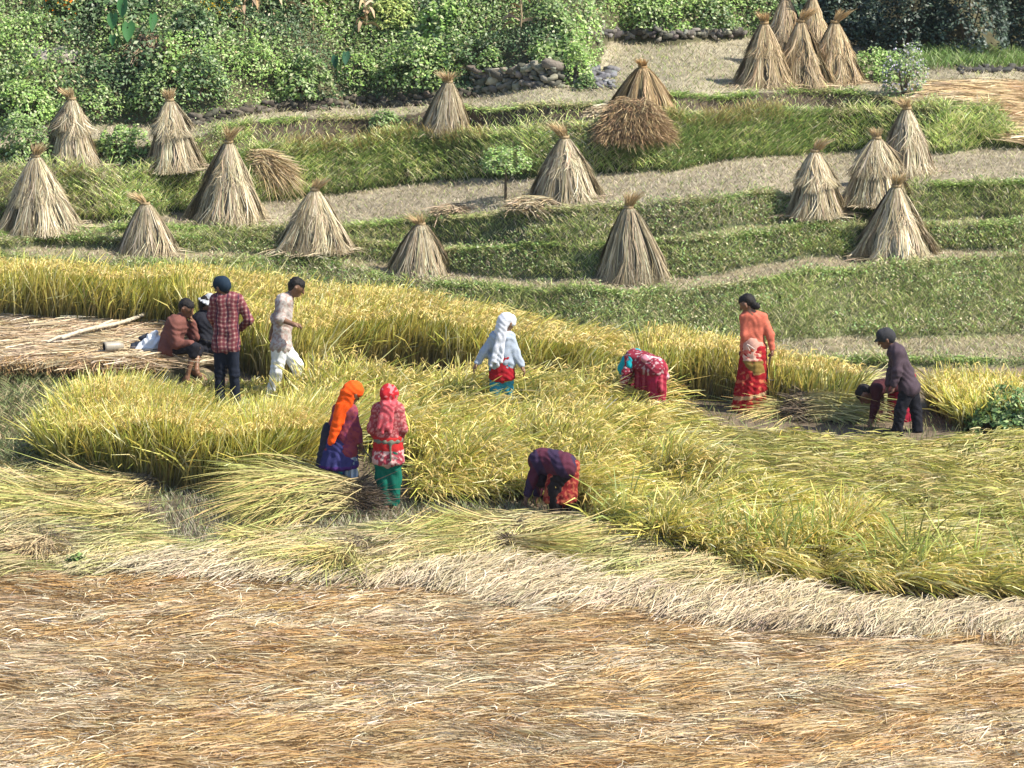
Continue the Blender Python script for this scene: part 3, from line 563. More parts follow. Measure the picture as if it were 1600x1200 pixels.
# ------------------------------------------------------------------ figures: one smooth skin per body, grown from a distance field
def smin(a, b, k):
    h = np.maximum(k - np.abs(a - b), 0) / k
    return np.minimum(a, b) - h * h * k * .25
def sdf_mesh(prims, vox, k=.03, wr=0.0, wseed=0, wf=1.0):
    """prims: (p0, p1, r0, r1[, k]); returns verts, quads of the zero surface"""
    P0 = np.array([p[0] for p in prims]); P1 = np.array([p[1] for p in prims]); RR = np.array([max(p[2], p[3]) for p in prims])
    pad = 4 * vox
    lo = np.minimum(P0, P1).min(0) - RR.max() - pad; hi = np.maximum(P0, P1).max(0) + RR.max() + pad
    n = np.ceil((hi - lo) / vox).astype(int) + 1
    D = np.full(n, 1.0, np.float32)
    ax = [lo[i] + vox * np.arange(n[i]) for i in range(3)]
    for p in prims:
        a = np.asarray(p[0], float); b = np.asarray(p[1], float); ra, rb_ = p[2], p[3]; kk = p[4] if len(p) > 4 else k
        m = max(ra, rb_) + kk + 2 * vox
        i0 = np.maximum(((np.minimum(a, b) - m - lo) / vox).astype(int), 0); i1 = np.minimum(((np.maximum(a, b) + m - lo) / vox).astype(int) + 2, n)
        X = ax[0][i0[0]:i1[0], None, None]; Y = ax[1][None, i0[1]:i1[1], None]; Z = ax[2][None, None, i0[2]:i1[2]]
        ab = b - a; l2 = max(ab @ ab, 1e-9)
        t = np.clip(((X - a[0]) * ab[0] + (Y - a[1]) * ab[1] + (Z - a[2]) * ab[2]) / l2, 0, 1)
        d = np.sqrt((X - a[0] - t * ab[0]) ** 2 + (Y - a[1] - t * ab[1]) ** 2 + (Z - a[2] - t * ab[2]) ** 2) - (ra + (rb_ - ra) * t)
        sl = (slice(i0[0], i1[0]), slice(i0[1], i1[1]), slice(i0[2], i1[2]))
        D[sl] = smin(D[sl], d.astype(np.float32), kk)
    if wr:
        X = ax[0][:, None, None]; Y = ax[1][None, :, None]; Z = ax[2][None, None, :]; q = wseed * 1.7
        D += (wr * (np.sin((X + .5 * Z) * 38 * wf + 3 * np.sin(Z * 15 * wf + q) + q) * np.sin(Z * 33 * wf + 2.5 * np.sin(X * 21 * wf + q) + Y * 18 * wf) )).astype(np.float32)
    S = D < 0
    c = np.zeros((n[0] - 1, n[1] - 1, n[2] - 1), np.int8)
    for i in (0, 1):
        for j in (0, 1):
            for l in (0, 1): c += S[i:n[0] - 1 + i, j:n[1] - 1 + j, l:n[2] - 1 + l]
    act = (c > 0) & (c < 8); ids = -np.ones(act.shape, int); cells = np.argwhere(act); ids[act] = np.arange(len(cells))
    acc = np.zeros((len(cells), 3)); cnt = np.zeros(len(cells))
    cor = [(i, j, l) for i in (0, 1) for j in (0, 1) for l in (0, 1)]
    for a in cor:
        for ax_ in range(3):
            if a[ax_]: continue
            b = list(a); b[ax_] = 1
            da = D[tuple((cells + a).T)]; db = D[tuple((cells + b).T)]; x = (da < 0) != (db < 0)
            t = np.where(x, da / np.where(x, da - db, 1), 0)
            p = np.tile(np.array(a, float), (len(cells), 1)); p[:, ax_] += t
            acc += p * x[:, None]; cnt += x
    V = (cells + acc / np.maximum(cnt, 1)[:, None]) * vox + lo
    Fs = []
    for ax_ in range(3):
        o1, o2 = [q for q in range(3) if q != ax_]
        sl0 = [slice(None)] * 3; sl1 = [slice(None)] * 3; sl0[ax_] = slice(0, -1); sl1[ax_] = slice(1, None)
        s0 = S[tuple(sl0)]; s1 = S[tuple(sl1)]; E = np.argwhere(s0 != s1)
        ok = (E[:, o1] > 0) & (E[:, o2] > 0) & (E[:, o1] < n[o1] - 1) & (E[:, o2] < n[o2] - 1); E = E[ok]
        def at(d1, d2):
            q = E.copy(); q[:, o1] -= d1; q[:, o2] -= d2; return ids[tuple(q.T)]
        f = np.stack([at(0, 0), at(1, 0), at(1, 1), at(0, 1)], 1); flip = s0[tuple(E.T)] if ax_ != 1 else ~s0[tuple(E.T)]
        f[~flip] = f[~flip][:, ::-1]; Fs.append(f)
    F = np.concatenate(Fs); F = F[(F >= 0).all(1)]
    return V, F
def skin_of(name, prims, vox, mat, parent, colf, k=.03, wr=0, wseed=0, wf=1.0):
    V, F = sdf_mesh(prims, vox, k, wr, wseed, wf)
    c = colf(V) if callable(colf) else np.tile(np.array(colf, float), (len(V), 1))
    return mesh_arrays(name, V, F, c, mat, parent, True)
def hand(w, d, nrml, size=1.0, curl=.6, thumb=1):
    """palm and five separate curled fingers from the wrist w along d; nrml = palm side"""
    d = d / np.linalg.norm(d); nrml = nrml - d * (nrml @ d); nrml = nrml / (np.linalg.norm(nrml) + 1e-9); s = np.cross(d, nrml) * thumb; q = []
    pe = w + d * .075 * size
    q.append((w - d * .01, pe + s * .018, .024 * size, .019 * size, .02)); q.append((w, pe - s * .02, .022 * size, .018 * size, .02))
    for i, (o, l) in enumerate(((.033, .066), (.011, .076), (-.011, .070), (-.032, .054))):
        b = pe + s * o * size; cu = curl * (1 + .12 * i)
        m = b + (d * math.cos(cu * .5) + nrml * math.sin(cu * .5)) * l * .5 * size
        e_ = m + (d * math.cos(cu * 1.5) + nrml * math.sin(cu * 1.5)) * l * .5 * size
        q.append((b, m, .0098 * size, .009 * size, .004)); q.append((m, e_, .009 * size, .0075 * size, .004))
    tb = w + d * .022 * size + s * .026 * size; tm = tb + (d * .6 + s * .7 + nrml * .25) * .034 * size; te = tm + (d * .9 + nrml * .35) * .03 * size
    q.append((tb, tm, .013 * size, .011 * size, .008)); q.append((tm, te, .0105 * size, .009 * size, .004))
    return q
def unit(*v):
    v = np.array(v, float); return v / np.linalg.norm(v)
class Person:
    def __init__(s, foot, label, J, face, up=(0, 0, 1), skin=(.20, .105, .06), Y0=None, hs=1.0):
        g = g1(*foot); s.g = g; s.root = empty('person', g, label, 'person'); s.J = {}
        for k_, v_ in J.items():
            s.J[k_] = at_depth(v_[0], v_[1], g[1] + (v_[2] if len(v_) > 2 else 0)) - g
        s.f = unit(*face); u = np.array(up, float); u = u - s.f * (u @ s.f); s.u = u / np.linalg.norm(u); s.r = np.cross(s.f, s.u); s.skin = np.array(skin); s.hs = hs; s.seed = len(label)
    def head(s):
        h = s.J['head']; f, u, r, z = s.f, s.u, s.r, s.hs
        q = [(h + u * .03 * z - f * .012, h + u * .025 * z + f * .015, .088 * z, .085 * z), (h - u * .02 * z + f * .02, h - u * .075 * z + f * .045, .068 * z, .042 * z, .03),
             (h + f * .095 * z + u * .012 * z, h + f * .112 * z - u * .028 * z, .010 * z, .016 * z, .016), (h + f * .088 * z - u * .06 * z - r * .014, h + f * .088 * z - u * .06 * z + r * .014, .011 * z, .011 * z, .010)]
        for e_ in (-1, 1): q.append((h + r * .088 * z * e_ + u * .015 * z, h + r * .086 * z * e_ - u * .025 * z, .019 * z, .012 * z, .008))
        q.append((s.J['neck'] - s.u * .03, h - u * .05 * z - f * .02, .058 * z, .053 * z, .03)); return q
    def torso(s, off=0.0, chest=.088, waist=.088, hip=.098, low=0.0):
        J = s.J; sl, sr, hl, hr = J['shL'], J['shR'], J['hipL'], J['hipR']; cs = (sl + sr) / 2; ch = (hl + hr) / 2; wm = cs * .42 + ch * .58
        a = (sr - sl) * .22; b = (hr - hl) * .3; dn = (ch - cs) * low
        return [(sl * .93 + sr * .07, sr * .93 + sl * .07, .058 + off, .058 + off), (cs - a, wm - a * .7, chest + off, waist + off), (cs + a, wm + a * .7, chest + off, waist + off),
                (wm - a * .7, hl + dn, waist + off, hip * .95 + off), (wm + a * .7, hr + dn, waist + off, hip * .95 + off), (hl, hr, hip + off, hip + off), (J['neck'], cs, .052 + off * .6, .075 + off * .6)]
    def arm(s, S, off=0.0, to=1.0, k=1.0):
        J = s.J; sh, el, wr = J['sh' + S], J['el' + S], J['wr' + S]; q = [(sh, el, (.052 + off) * k, (.043 + off) * k)]
        if to > 0: q.append((el, el + (wr - el) * to, (.042 + off) * k, (.042 + (.030 - .042) * to + off) * k))
        return q
    def leg(s, S, off=0.0, to=1.0, k=1.0, flare=0.0):
        J = s.J; h, kn, an = J['hip' + S], J['kn' + S], J['an' + S]; q = [(h, kn, (.088 + off) * k, (.058 + off) * k)]
        if to > 0: q.append((kn, kn + (an - kn) * to, (.057 + off) * k, (.057 + (.038 - .057) * to + off + flare) * k))
        return q
    def foot(s, S, d, off=0.0):
        an = s.J['an' + S]; d = unit(*d); hz = an + col(0, 0, -.045); toe = s.J.get('toe' + S, hz + d * .17)
        q = [(an, hz - d * .035, .036 + off, .034 + off), (hz - d * .03, (hz + toe) / 2, .034 + off, .034 + off), ((hz + toe) / 2, toe, .034 + off, .026 + off)]
        sd_ = np.cross(d, col(0, 0, 1))
        if off == 0:
            for o in (-.022, -.011, 0, .011, .022): q.append((toe + sd_ * o, toe + sd_ * o + d * .03, .010, .009, .004))
        return q
    def body(s, handL=None, handR=None, footd=(0, -1, 0), vox=.0095, curl=.6):
        q = s.head() + s.torso(-.012)
        for S in 'LR':
            q += s.arm(S); q += s.leg(S, -.01); q += s.foot(S, footd)
        J = s.J
        for S, hd in (('L', handL), ('R', handR)):
            w_ = J['wr' + S]; d = hd[0] if hd and hd[0] is not None else (w_ - J['el' + S]); nn = hd[1] if hd else (0, 0, -1)
            q += hand(w_, np.array(d, float), np.array(nn, float), 1.0, hd[2] if hd and len(hd) > 2 else curl, 1 if S == 'L' else -1)
        h, f, u, r, z = J['head'], s.f, s.u, s.r, s.hs
        def cf(V):
            c = np.tile(s.skin, (len(V), 1)) * (1 + .10 * (noise(V[:, 0] * 30, V[:, 2] * 30, 3) - .5))[:, None]
            for e_ in (-1, 1):
                d = np.linalg.norm(V - (h + f * .086 * z + r * .033 * z * e_ + u * .012 * z), axis=1); c[d < .017] = (.05, .03, .025); c[d < .007] = (.3, .28, .26)
                d = np.linalg.norm((V - (h + f * .088 * z + r * .033 * z * e_ + u * .036 * z)) @ np.stack([r * .5, u * 1.6, f], 1), axis=1); c[d < .015] = (.03, .02, .018)
            d = np.linalg.norm((V - (h + f * .1 * z - u * .06 * z)) @ np.stack([r * .6, u * 1.6, f], 1), axis=1); c[d < .02] = s.skin * [1.1, .65, .6]
            return c
        skin_of('body', q, vox, M_SKIN, s.root, cf, k=.03)
    def cloth(s, name, prims, colf, wr=.007, k=.035, vox=.0105, mat=None, wf=1.0):
        s.seed += 1; return skin_of(name, prims, vox, mat or M_CLOTH, s.root, colf, k, wr, s.seed, wf)
    def hair(s, bun=None, length=.0, c=(.012, .010, .010)):
        h, f, u, r, z = s.J['head'], s.f, s.u, s.r, s.hs
        q = [(h + u * .045 * z - f * .022, h + u * .05 * z + f * .018, .091 * z, .080 * z), (h + u * .0 - f * .045, h - u * .035 * z - f * .04, .070 * z, .058 * z)]
        if bun is not None: q.append((h + np.array(bun), h + np.array(bun) * 1.15, .048, .044, .015))
        skin_of('hair', q, .009, M_HAIR, s.root, np.array(c), .03, .004, s.seed, 3.0)
    def cap(s, c, brimc=None):
        h, f, u, r, z = s.J['head'], s.f, s.u, s.r, s.hs
        q = [(h + u * .055 * z - f * .02, h + u * .058 * z + f * .02, .094 * z, .092 * z)]; q += [(h + u * .02 - f * .04, h + u * .03, .09 * z, .09 * z)]
        o = skin_of('cap', q, .009, M_CLOTH, s.root, np.array(c), .03, .002, 2)
        b = [(h + u * .045 + f * .07 + r * x_, h + u * .028 + f * (.155 - abs(x_) * .5) + r * x_ * .9, .009, .007) for x_ in (-.055, -.028, 0, .028, .055)]
        skin_of('cap_brim', b, .007, M_CLOTH, s.root, np.array(brimc or c), .02)
        return o
    def skirt(s, name, top, bot, rt, rbm, colf, n=12, thick=.042, ybt=.72, wr=.006, jit=.0):
        """cloth tube from the waist ring to the hem ring (centres top, bot), gathered in n folds"""
        q = []
        for i in range(n):
            a = 2 * math.pi * i / n; v = col(math.cos(a), math.sin(a) * ybt, 0); k_ = 1 + jit * math.sin(i * 2.4)
            q.append((top + v * (rt - thick * .8), bot + v * (rbm - thick) * k_, thick, thick))
        q.append((top, bot, rt * .6, rbm * .55))
        return s.cloth(name, q, colf, wr, .04)
def pat_floral(a, b, sc=38, th=.62, sd_=3):
    a = np.array(a); b = np.array(b)
    def f(V):
        m = noise(V[:, 0] * sc, V[:, 2] * sc + V[:, 1] * sc * .7, sd_) > th
        return np.where(m[:, None], b, a) * (1 + .2 * (noise(V[:, 0] * 12, V[:, 2] * 12, 8) - .5))[:, None]
    return f
def pat_stripe(a, b, axis=0, sc=60, duty=.5, ax2=None):
    a = np.array(a); b = np.array(b)
    def f(V):
        t = V[:, axis] + (V[:, ax2] * .5 if ax2 is not None else 0) + .006 * np.sin(V[:, 2] * 9)
        return np.where((np.sin(t * sc * 2) > 1 - 2 * duty)[:, None], b, a)
    return f
def pat_bands(bands, a, b=None, axis=2):
    """bands: list of (z below which, colour)"""
    def f(V):
        c = np.tile(np.array(a, float), (len(V), 1))
        for z, cc in bands:
            m = V[:, axis] < z; c[m] = cc(V[m]) if callable(cc) else cc
        return c
    return f
def mid(a, b, t=.5): return a * (1 - t) + b * t

# man in the plaid shirt, seen from behind
p = Person(FEET['plaid'], 'standing man in a maroon plaid shirt, dark trousers and blue cap, seen from behind',
  dict(head=(347, 449, .0), neck=(352, 462, 0), shL=(335.5, 468, 0), shR=(373, 468, 0), elL=(330, 494, .06), wrL=(338, 511, .24), elR=(389, 500, .03), wrR=(376, 513, .2),
       hipL=(344.5, 541, 0), hipR=(362, 541, 0), knL=(343.5, 584, .02), anL=(344, 627, 0), knR=(366, 584, -.02), anR=(368, 627, 0)), (-.8, .5, -.22), skin=(.16, .08, .05))
p.body(footd=(-.3, 1, 0)); p.hair(); p.cap((.012, .024, .042), (.010, .014, .022))
def plaid(V):
    V = V + np.stack([.008 * np.sin(V[:, 2] * 24 + V[:, 0] * 9), 0 * V[:, 0], .009 * np.sin(V[:, 0] * 31 + V[:, 2] * 7)], 1)
    a = np.sin(V[:, 0] * 120) > .35; b = np.sin(V[:, 2] * 112) > .45
    c = np.tile(col(.13, .03, .042), (len(V), 1)); c[a | b] = (.20, .075, .08); c[a & b] = (.36, .23, .21); c[np.sin(V[:, 0] * 47) > .93] = (.05, .02, .04); return c
p.cloth('shirt', p.torso(.016, low=-.14) + p.arm('L', .014) + p.arm('R', .014), plaid, .004)
p.cloth('undershirt', [(p.J['hipL'] + col(0, 0, .02), p.J['hipR'] + col(0, 0, .02), .108, .108)], (.5, .52, .56), .003)
p.cloth('trousers', [(p.J['hipL'], p.J['hipR'], .105, .105)] + p.leg('L', .008, flare=.022) + p.leg('R', .008, flare=.022), (.013, .017, .03), .005)
p.cloth('shoe', p.foot('L', (-.3, 1, 0), .008), (.02, .02, .02), 0); p.cloth('shoe', p.foot('R', (-.3, 1, 0), .008), (.02, .02, .02), 0)

# man in white trousers walking right
p = Person(FEET['white'], 'walking man in white trousers and a pale printed shirt, looking down',
  dict(head=(463, 449, 0), neck=(452, 463, 0), shL=(447, 471, .16), shR=(442, 471, -.14), elR=(437, 498, -.19), wrR=(459, 507, -.26), elL=(431, 497, .24), wrL=(425, 520, .26),
       hipL=(442, 542, .09), hipR=(437, 541, -.09), knR=(433, 579, -.1), anR=(425, 614, -.08), knL=(464, 570, .08), anL=(473, 608, .1)), (.92, -.1, -.42), skin=(.17, .09, .055))
p.body(footd=(1, -.1, 0), handR=((1, 0, -.15), (0, 0, -1), 1.0)); p.hair()
p.cloth('shirt', p.torso(.022, low=-.02) + p.arm('L', .022, .1) + p.arm('R', .022, .1), pat_floral((.42, .38, .36), (.33, .24, .22), 46, .56), .006)
p.cloth('trousers', [(p.J['hipL'], p.J['hipR'], .10, .10)] + p.leg('L', .022, flare=.014) + p.leg('R', .022, flare=.014), (.72, .74, .76), .007)

# man sitting on the straw bed
SIT = (263, 568)
p = Person(SIT, 'seated man in a reddish brown jacket resting his face on one hand',
  dict(head=(291, 482, 0), neck=(284, 496, 0), shL=(283, 506, .15), shR=(271, 506, -.17), elR=(276, 538, -.22), wrR=(299, 537, -.24), elL=(304, 527, .1), wrL=(300.5, 503, .05),
       hipL=(264, 545, .1), hipR=(262, 545, -.1), knR=(304, 543, -.24), anR=(292, 591, -.3), knL=(309, 546, .0), anL=(307, 578, -.22), toeL=(320, 592, -.32), toeR=(303, 602, -.4)),
  (.78, -.42, -.34), skin=(.17, .085, .05))
p.body(footd=(.7, -.5, -.3), handL=((-.3, -.3, 1), (-1, -.2, 0), .8), handR=((1, .1, -.2), (0, 0, -1), .7)); p.hair()
p.cloth('jacket', p.torso(.035, .095, .10, .09) + p.arm('L', .018, .95) + p.arm('R', .02, .95), lambda V: np.tile(col(.15, .06, .05), (len(V), 1)) * (1 + .3 * (noise(V[:, 0] * 9, V[:, 2] * 9, 2) - .5))[:, None], .008)
p.cloth('trousers', [(p.J['hipL'], p.J['hipR'], .105, .105)] + p.leg('L', .012, .22) + p.leg('R', .012, .22), (.014, .014, .02), .005)

# man with the grey hat sitting behind
p = Person((318, 570), 'seated person in dark clothes and a light grey hat, half hidden behind the plaid shirt',
  dict(head=(323, 477, .1), neck=(319, 490, .1), shL=(324, 503, .26), shR=(314, 503, -.04), elR=(316, 528, -.06), wrR=(331, 536, -.06), elL=(330, 528, .3), wrL=(340, 536, .2),
       hipL=(313, 546, .18), hipR=(313, 546, 0), knR=(345, 548, -.05), anR=(340, 592, -.25), knL=(350, 546, .14), anL=(348, 585, -.05)), (.85, .1, -.4), skin=(.14, .07, .045))
p.body(footd=(1, 0, 0)); p.hair()
h_, u_, f_ = p.J['head'], p.u, p.f
p.cloth('hat', [(h_ + u_ * .07 - f_ * .01, h_ + u_ * .10, .088, .072)] + [(h_ + u_ * .045 + (p.r * math.cos(a_) + f_ * math.sin(a_)) * .08, h_ + u_ * .035 + (p.r * math.cos(a_ + .7) + f_ * math.sin(a_ + .7)) * .135, .016, .012) for a_ in np.arange(0, 6.28, .42)], (.34, .35, .38), .002, .03)
p.cloth('jacket', p.torso(.05, .10, .11, .10) + p.arm('L', .02, .95) + p.arm('R', .025, .95), (.014, .015, .022), .008)
p.cloth('trousers', [(p.J['hipL'], p.J['hipR'], .11, .11)] + p.leg('L', .014) + p.leg('R', .014), (.012, .012, .016), .005)

# woman with the orange scarf
p = Person(FEET['orange'], 'woman in a bright orange headscarf and purple kurta holding a sickle',
  dict(head=(549, 616, 0), neck=(542, 631, .0), shL=(529, 641, .08), shR=(549, 643, -.03), elR=(558, 675, -.02), wrR=(561.5, 690, -.02), elL=(517, 672, .12), wrL=(512, 698, .2),
       hipL=(522, 704, .04), hipR=(543, 704, 0), knL=(523, 745, .0), anL=(526, 784, .02), knR=(549, 745, 0), anR=(553, 784, 0)), (.78, .5, -.38), skin=(.15, .075, .045))
p.body(footd=(.6, .8, 0), handR=((.3, 0, -1), (-.7, -.5, 0), 1.5)); J = p.J; OR = col(.75, .085, .008)
orf = lambda V: np.tile(OR, (len(V), 1)) * (1 + .3 * (noise(V[:, 0] * 18, V[:, 2] * 7, 2) - .5))[:, None]
h_, u_, f_ = J['head'], p.u, p.f
p.cloth('headscarf', [(h_ + u_ * .05 - f_ * .02, h_ + u_ * .055 + f_ * .035, .103, .098), (h_ + u_ * .09 + f_ * .01, h_ + u_ * .06 + f_ * .06, .075, .062), (h_ - f_ * .07, J['neck'] - f_ * .06, .075, .07)] +
        [(at_depth(538 + i * 4, 622, p.g[1] - .06) - p.g, at_depth(520 + i * 6.5, 690 - i * 14, p.g[1] - .13 + .02 * i) - p.g, .038, .034, .02) for i in range(4)] +
        [(at_depth(531, 632, p.g[1] - .06) - p.g, at_depth(516, 692, p.g[1] - .10) - p.g, .05, .035, .02)], orf, .006)
p.cloth('blouse', p.torso(.02) + p.arm('L', .014, .9) + p.arm('R', .014, .9), pat_floral((.22, .045, .06), (.16, .03, .07), 40), .004)
BL = col(.035, .035, .13)
wc = mid(J['hipL'], J['hipR']); 
p.skirt('kurta', at_depth(536, 672, p.g[1] + .04) - p.g, at_depth(529, 726, p.g[1] + .03) - p.g, .135, .24, pat_bands([(.52, col(.06, .02, .13)), (.46, lambda V: np.where((np.sin(V[:, 0] * 90) > -.2)[:, None], col(.02, .25, .32), col(.04, .05, .2)))], BL), 14, .042)
p.cloth('kurta_shade_side', [(at_depth(512, 668, p.g[1] + .1) - p.g, at_depth(503, 730, p.g[1] + .06) - p.g, .06, .08), (at_depth(517, 672, p.g[1] + .1) - p.g, at_depth(512, 728, p.g[1]) - p.g, .07, .08)], (.03, .03, .05), .006)  # dark cloth for the kurta's shaded left side; shade put into its colour
p.cloth('trousers', p.leg('L', .02, .95) + p.leg('R', .02, .95), pat_stripe((.16, .22, .30), (.42, .46, .52), 0, 50, .4), .005)

# woman with the red scarf and green trousers
p = Person(FEET['red'], 'woman in a red headscarf, pink blouse and baggy green trousers, seen from behind',
  dict(head=(607, 619, 0), neck=(605, 633, 0), shL=(590, 640, 0), shR=(623, 640, 0), elL=(581.5, 670, -.02), wrL=(590, 687, .16), elR=(629, 670, -.02), wrR=(624, 688, .16),
       hipL=(599, 704, 0), hipR=(614, 704, 0), knL=(599, 745, .03), anL=(603, 787, 0), knR=(615, 745, .03), anR=(616, 788, .02)), (.45, .8, -.4), skin=(.15, .075, .045))
p.body(footd=(.1, 1, 0)); J = p.J; h_, u_, f_ = J['head'], p.u, p.f
p.cloth('headscarf', [(h_ + u_ * .04 - f_ * .02, h_ + u_ * .045 + f_ * .03, .102, .096), (h_ - f_ * .07, J['neck'] - f_ * .07, .06, .055)] +
        [(J['neck'] + col(-.03 + i * .03, -.10, .03), J['neck'] + col(-.10 + i * .045, -.13, -.24 - .05 * (i % 2)), .034, .026, .02) for i in range(4)] + [(h_ + f_ * .03 + p.r * .05 - u_ * .03, h_ + p.r * .09 - u_ * .06 + f_ * .02, .05, .03)],
        lambda V: np.where((noise(V[:, 0] * 40, V[:, 2] * 40, 3) > .68)[:, None], col(.55, .16, .18), np.where((V[:, 2] < h_[2] - .02)[:, None], col(.50, .08, .10), col(.42, .018, .025))), .006)
p.cloth('blouse', p.torso(.018, low=-.25) + p.arm('L', .016, .95) + p.arm('R', .016, .95), pat_floral((.27, .045, .055), (.42, .16, .16), 60, .58), .005)
zc = J['hipL'][2]
p.skirt('tunic', J['hipL'] * .5 + J['hipR'] * .5 + col(0, 0, .16), J['hipL'] * .5 + J['hipR'] * .5 + col(0, 0, -.12), .155, .195,
        pat_bands([(zc + .02, pat_floral((.32, .05, .07), (.52, .33, .32), 42, .55))], (.38, .02, .02)), 14, .042)
p.cloth('waist_sash', [(J['hipL'] * .5 + J['hipR'] * .5 + col(.145 * math.cos(a_), .11 * math.sin(a_), .13), J['hipL'] * .5 + J['hipR'] * .5 + col(.145 * math.cos(a_ + .5), .11 * math.sin(a_ + .5), .13), .026, .026) for a_ in np.arange(0, 6.3, .5)] + [(J['hipR'] * .5 + J['hipL'] * .5 + col(.03, -.13, .12), J['hipR'] * .5 + J['hipL'] * .5 + col(.035, -.16, -.08), .013, .010)], (.13, .14, .11), .003)
GT = (.006, .115, .08)
p.cloth('trousers', [(J['hipL'], J['hipR'], .095, .095)] + p.leg('L', .028, .55) + p.leg('R', .028, .55) + p.leg('L', .022, .95) + p.leg('R', .022, .95), GT, .009, wf=.7)

# woman in the white scarf
p = Person(FEET['scarf'], 'woman in a long white headscarf and pale blouse wading through the rice with arms spread',
  dict(head=(791, 505, 0), neck=(786, 519, 0), shL=(772, 528, 0), shR=(797, 527, 0), elL=(757, 550, .0), wrL=(746, 567, -.02), elR=(806, 552, -.02), wrR=(815, 571, -.05),
       hipL=(777, 568, 0), hipR=(792, 568, 0), knL=(775, 608, 0), anL=(776, 649, 0), knR=(792, 608, .03), anR=(793, 649, .03)), (.72, .55, -.42), skin=(.20, .11, .065))
p.body(footd=(.4, .9, 0), handL=(None, (1, 0, 0), .5), handR=(None, (-1, 0, 0), .5)); J = p.J; h_, u_, f_ = J['head'], p.u, p.f; WH = col(.56, .58, .66)
p.cloth('headscarf', [(h_ + u_ * .04 - f_ * .02, h_ + u_ * .045 + f_ * .03, .100, .094), (h_ - f_ * .05, J['neck'] - f_ * .06, .078, .07)] +
        [(at_depth(783 + i * 2.2, 507, p.g[1] - .08) - p.g, at_depth(767.5 + i * 5.2, 571 - (i % 2) * 6, p.g[1] - .15) - p.g, .026, .022, .012) for i in range(4)], WH, .006)
p.cloth('blouse', p.torso(.016, low=-.2) + p.arm('L', .014, .95) + p.arm('R', .014, .95), (.32, .37, .46), .007)
p.skirt('tunic', (J['hipL'] + J['hipR']) / 2 + col(0, 0, .09), (J['hipL'] + J['hipR']) / 2 + col(0, 0, -.17), .135, .17, (.30, .012, .02), 12, .042)
p.cloth('trousers', p.leg('L', .02, .9) + p.leg('R', .02, .9), (.03, .22, .33), .006)

# bent woman, dark maroon
p = Person(FEET['maroon'], 'bending woman in a dark maroon blouse and red skirt cutting rice in front',
  dict(head=(846, 748, .24), neck=(848, 734, .24), shL=(841, 722, .15), shR=(852, 717, .42), elL=(831, 751, .12), wrL=(823, 776, .10), elR=(846, 750, .45), wrR=(838, 776, .40),
       hipL=(882, 730, -.08), hipR=(882, 726, .10), knL=(868, 765, -.06), anL=(868, 800, -.08), knR=(880, 765, .12), anR=(884, 801, .12)), (-.35, .3, -.9), up=(-.8, .5, .2), skin=(.12, .06, .04))
p.body(footd=(-1, .4, 0), handL=(None, (1, 0, 0), 1.0), handR=(None, (1, 0, 0), 1.0)); J = p.J
p.cloth('headscarf', [(J['head'], J['head'] + p.u * .03, .105, .10), (J['head'] - p.f * .05, J['neck'], .08, .07)], (.03, .02, .03), .006)
p.cloth('blouse', p.torso(.045, .10, .105, .10, low=-.1) + p.arm('L', .02, .8) + p.arm('R', .02, .8), pat_stripe((.075, .018, .035), (.035, .02, .05), 0, 12, .5, 2), .006)
cH = (J['hipL'] + J['hipR']) / 2
p.skirt('skirt', cH + col(.0, 0, .02), cH + col(-.05, 0, -.40), .17, .20, pat_floral((.20, .018, .02), (.34, .09, .05), 45, .6), 14, .045, .8)
p.cloth('trousers', p.leg('L', .035, .95) + p.leg('R', .035, .95), (.018, .014, .016), .008)

# bent woman, teal scarf
p = Person(FEET['teal'], 'bending woman with a teal scarf and striped red dress half hidden in the rice',
  dict(head=(980, 578, .3), neck=(985, 567, .3), shL=(988, 562, .2), shR=(994, 558, .48), elL=(980, 582, .12), wrL=(973, 601, .08), elR=(988, 588, .5), wrR=(984, 606, .46),
       hipL=(1023, 576, -.08), hipR=(1025, 573, .12), knL=(1024, 614, -.06), anL=(1027, 650, -.06), knR=(1030, 614, .14), anR=(1034, 650, .14)), (-.4, .3, -.85), up=(-.8, .5, .2), skin=(.12, .06, .04))
p.body(footd=(-1, .4, 0)); J = p.J
p.cloth('headscarf', [(J['head'], J['head'] + p.u * .03, .10, .10), (J['neck'] + col(-.03, 0, .02), mid(J['shL'], J['shR']) + col(.03, -.02, .045), .09, .085), (J['shL'] + col(0, -.02, .02), J['elL'] + col(.03, 0, .08), .06, .045)], (.01, .30, .36), .006)
p.cloth('blouse', p.torso(.028, .095, .10, .095, low=-.05) + p.arm('L', .022, .8) + p.arm('R', .022, .8), pat_floral((.20, .022, .04), (.38, .25, .27), 40, .74), .007)
cH = (J['hipL'] + J['hipR']) / 2; cS = (J['shL'] + J['shR']) / 2; sp = [mid(cS, cH, t) for t in (.15, .3, .45, .6, .75, .9, 1.05)]
p.cloth('dress', [(q_ + col(0, -.10, .03), q_ + col(.01 * i, -.16, -.30 + .01 * i), .045, .045, .02) for i, q_ in enumerate(sp)] + [(q_ + col(0, .02, .02), q_ + col(0, 0, -.2), .08, .07) for q_ in sp[2:]] + [(cH + col(.04, -.03, 0), cH + col(.07, -.08, -.42), .12, .06), (cH + col(-.03, -.03, -.1), cH + col(-.02, -.1, -.42), .09, .06)],
        pat_stripe((.23, .015, .035), (.36, .06, .08), 0, 42, .35), .008)
p.cloth('shawl', [(cH + col(.04, -.04, .07), cH + col(.12, -.04, -.10), .06, .055), (cH + col(-.14, -.06, .13), cH + col(.02, -.05, .10), .05, .05)], pat_floral((.46, .18, .24), (.56, .44, .45), 40, .6), .006)
p.cloth('trousers', p.leg('L', .025, .95) + p.leg('R', .025, .95), (.30, .02, .06), .006)

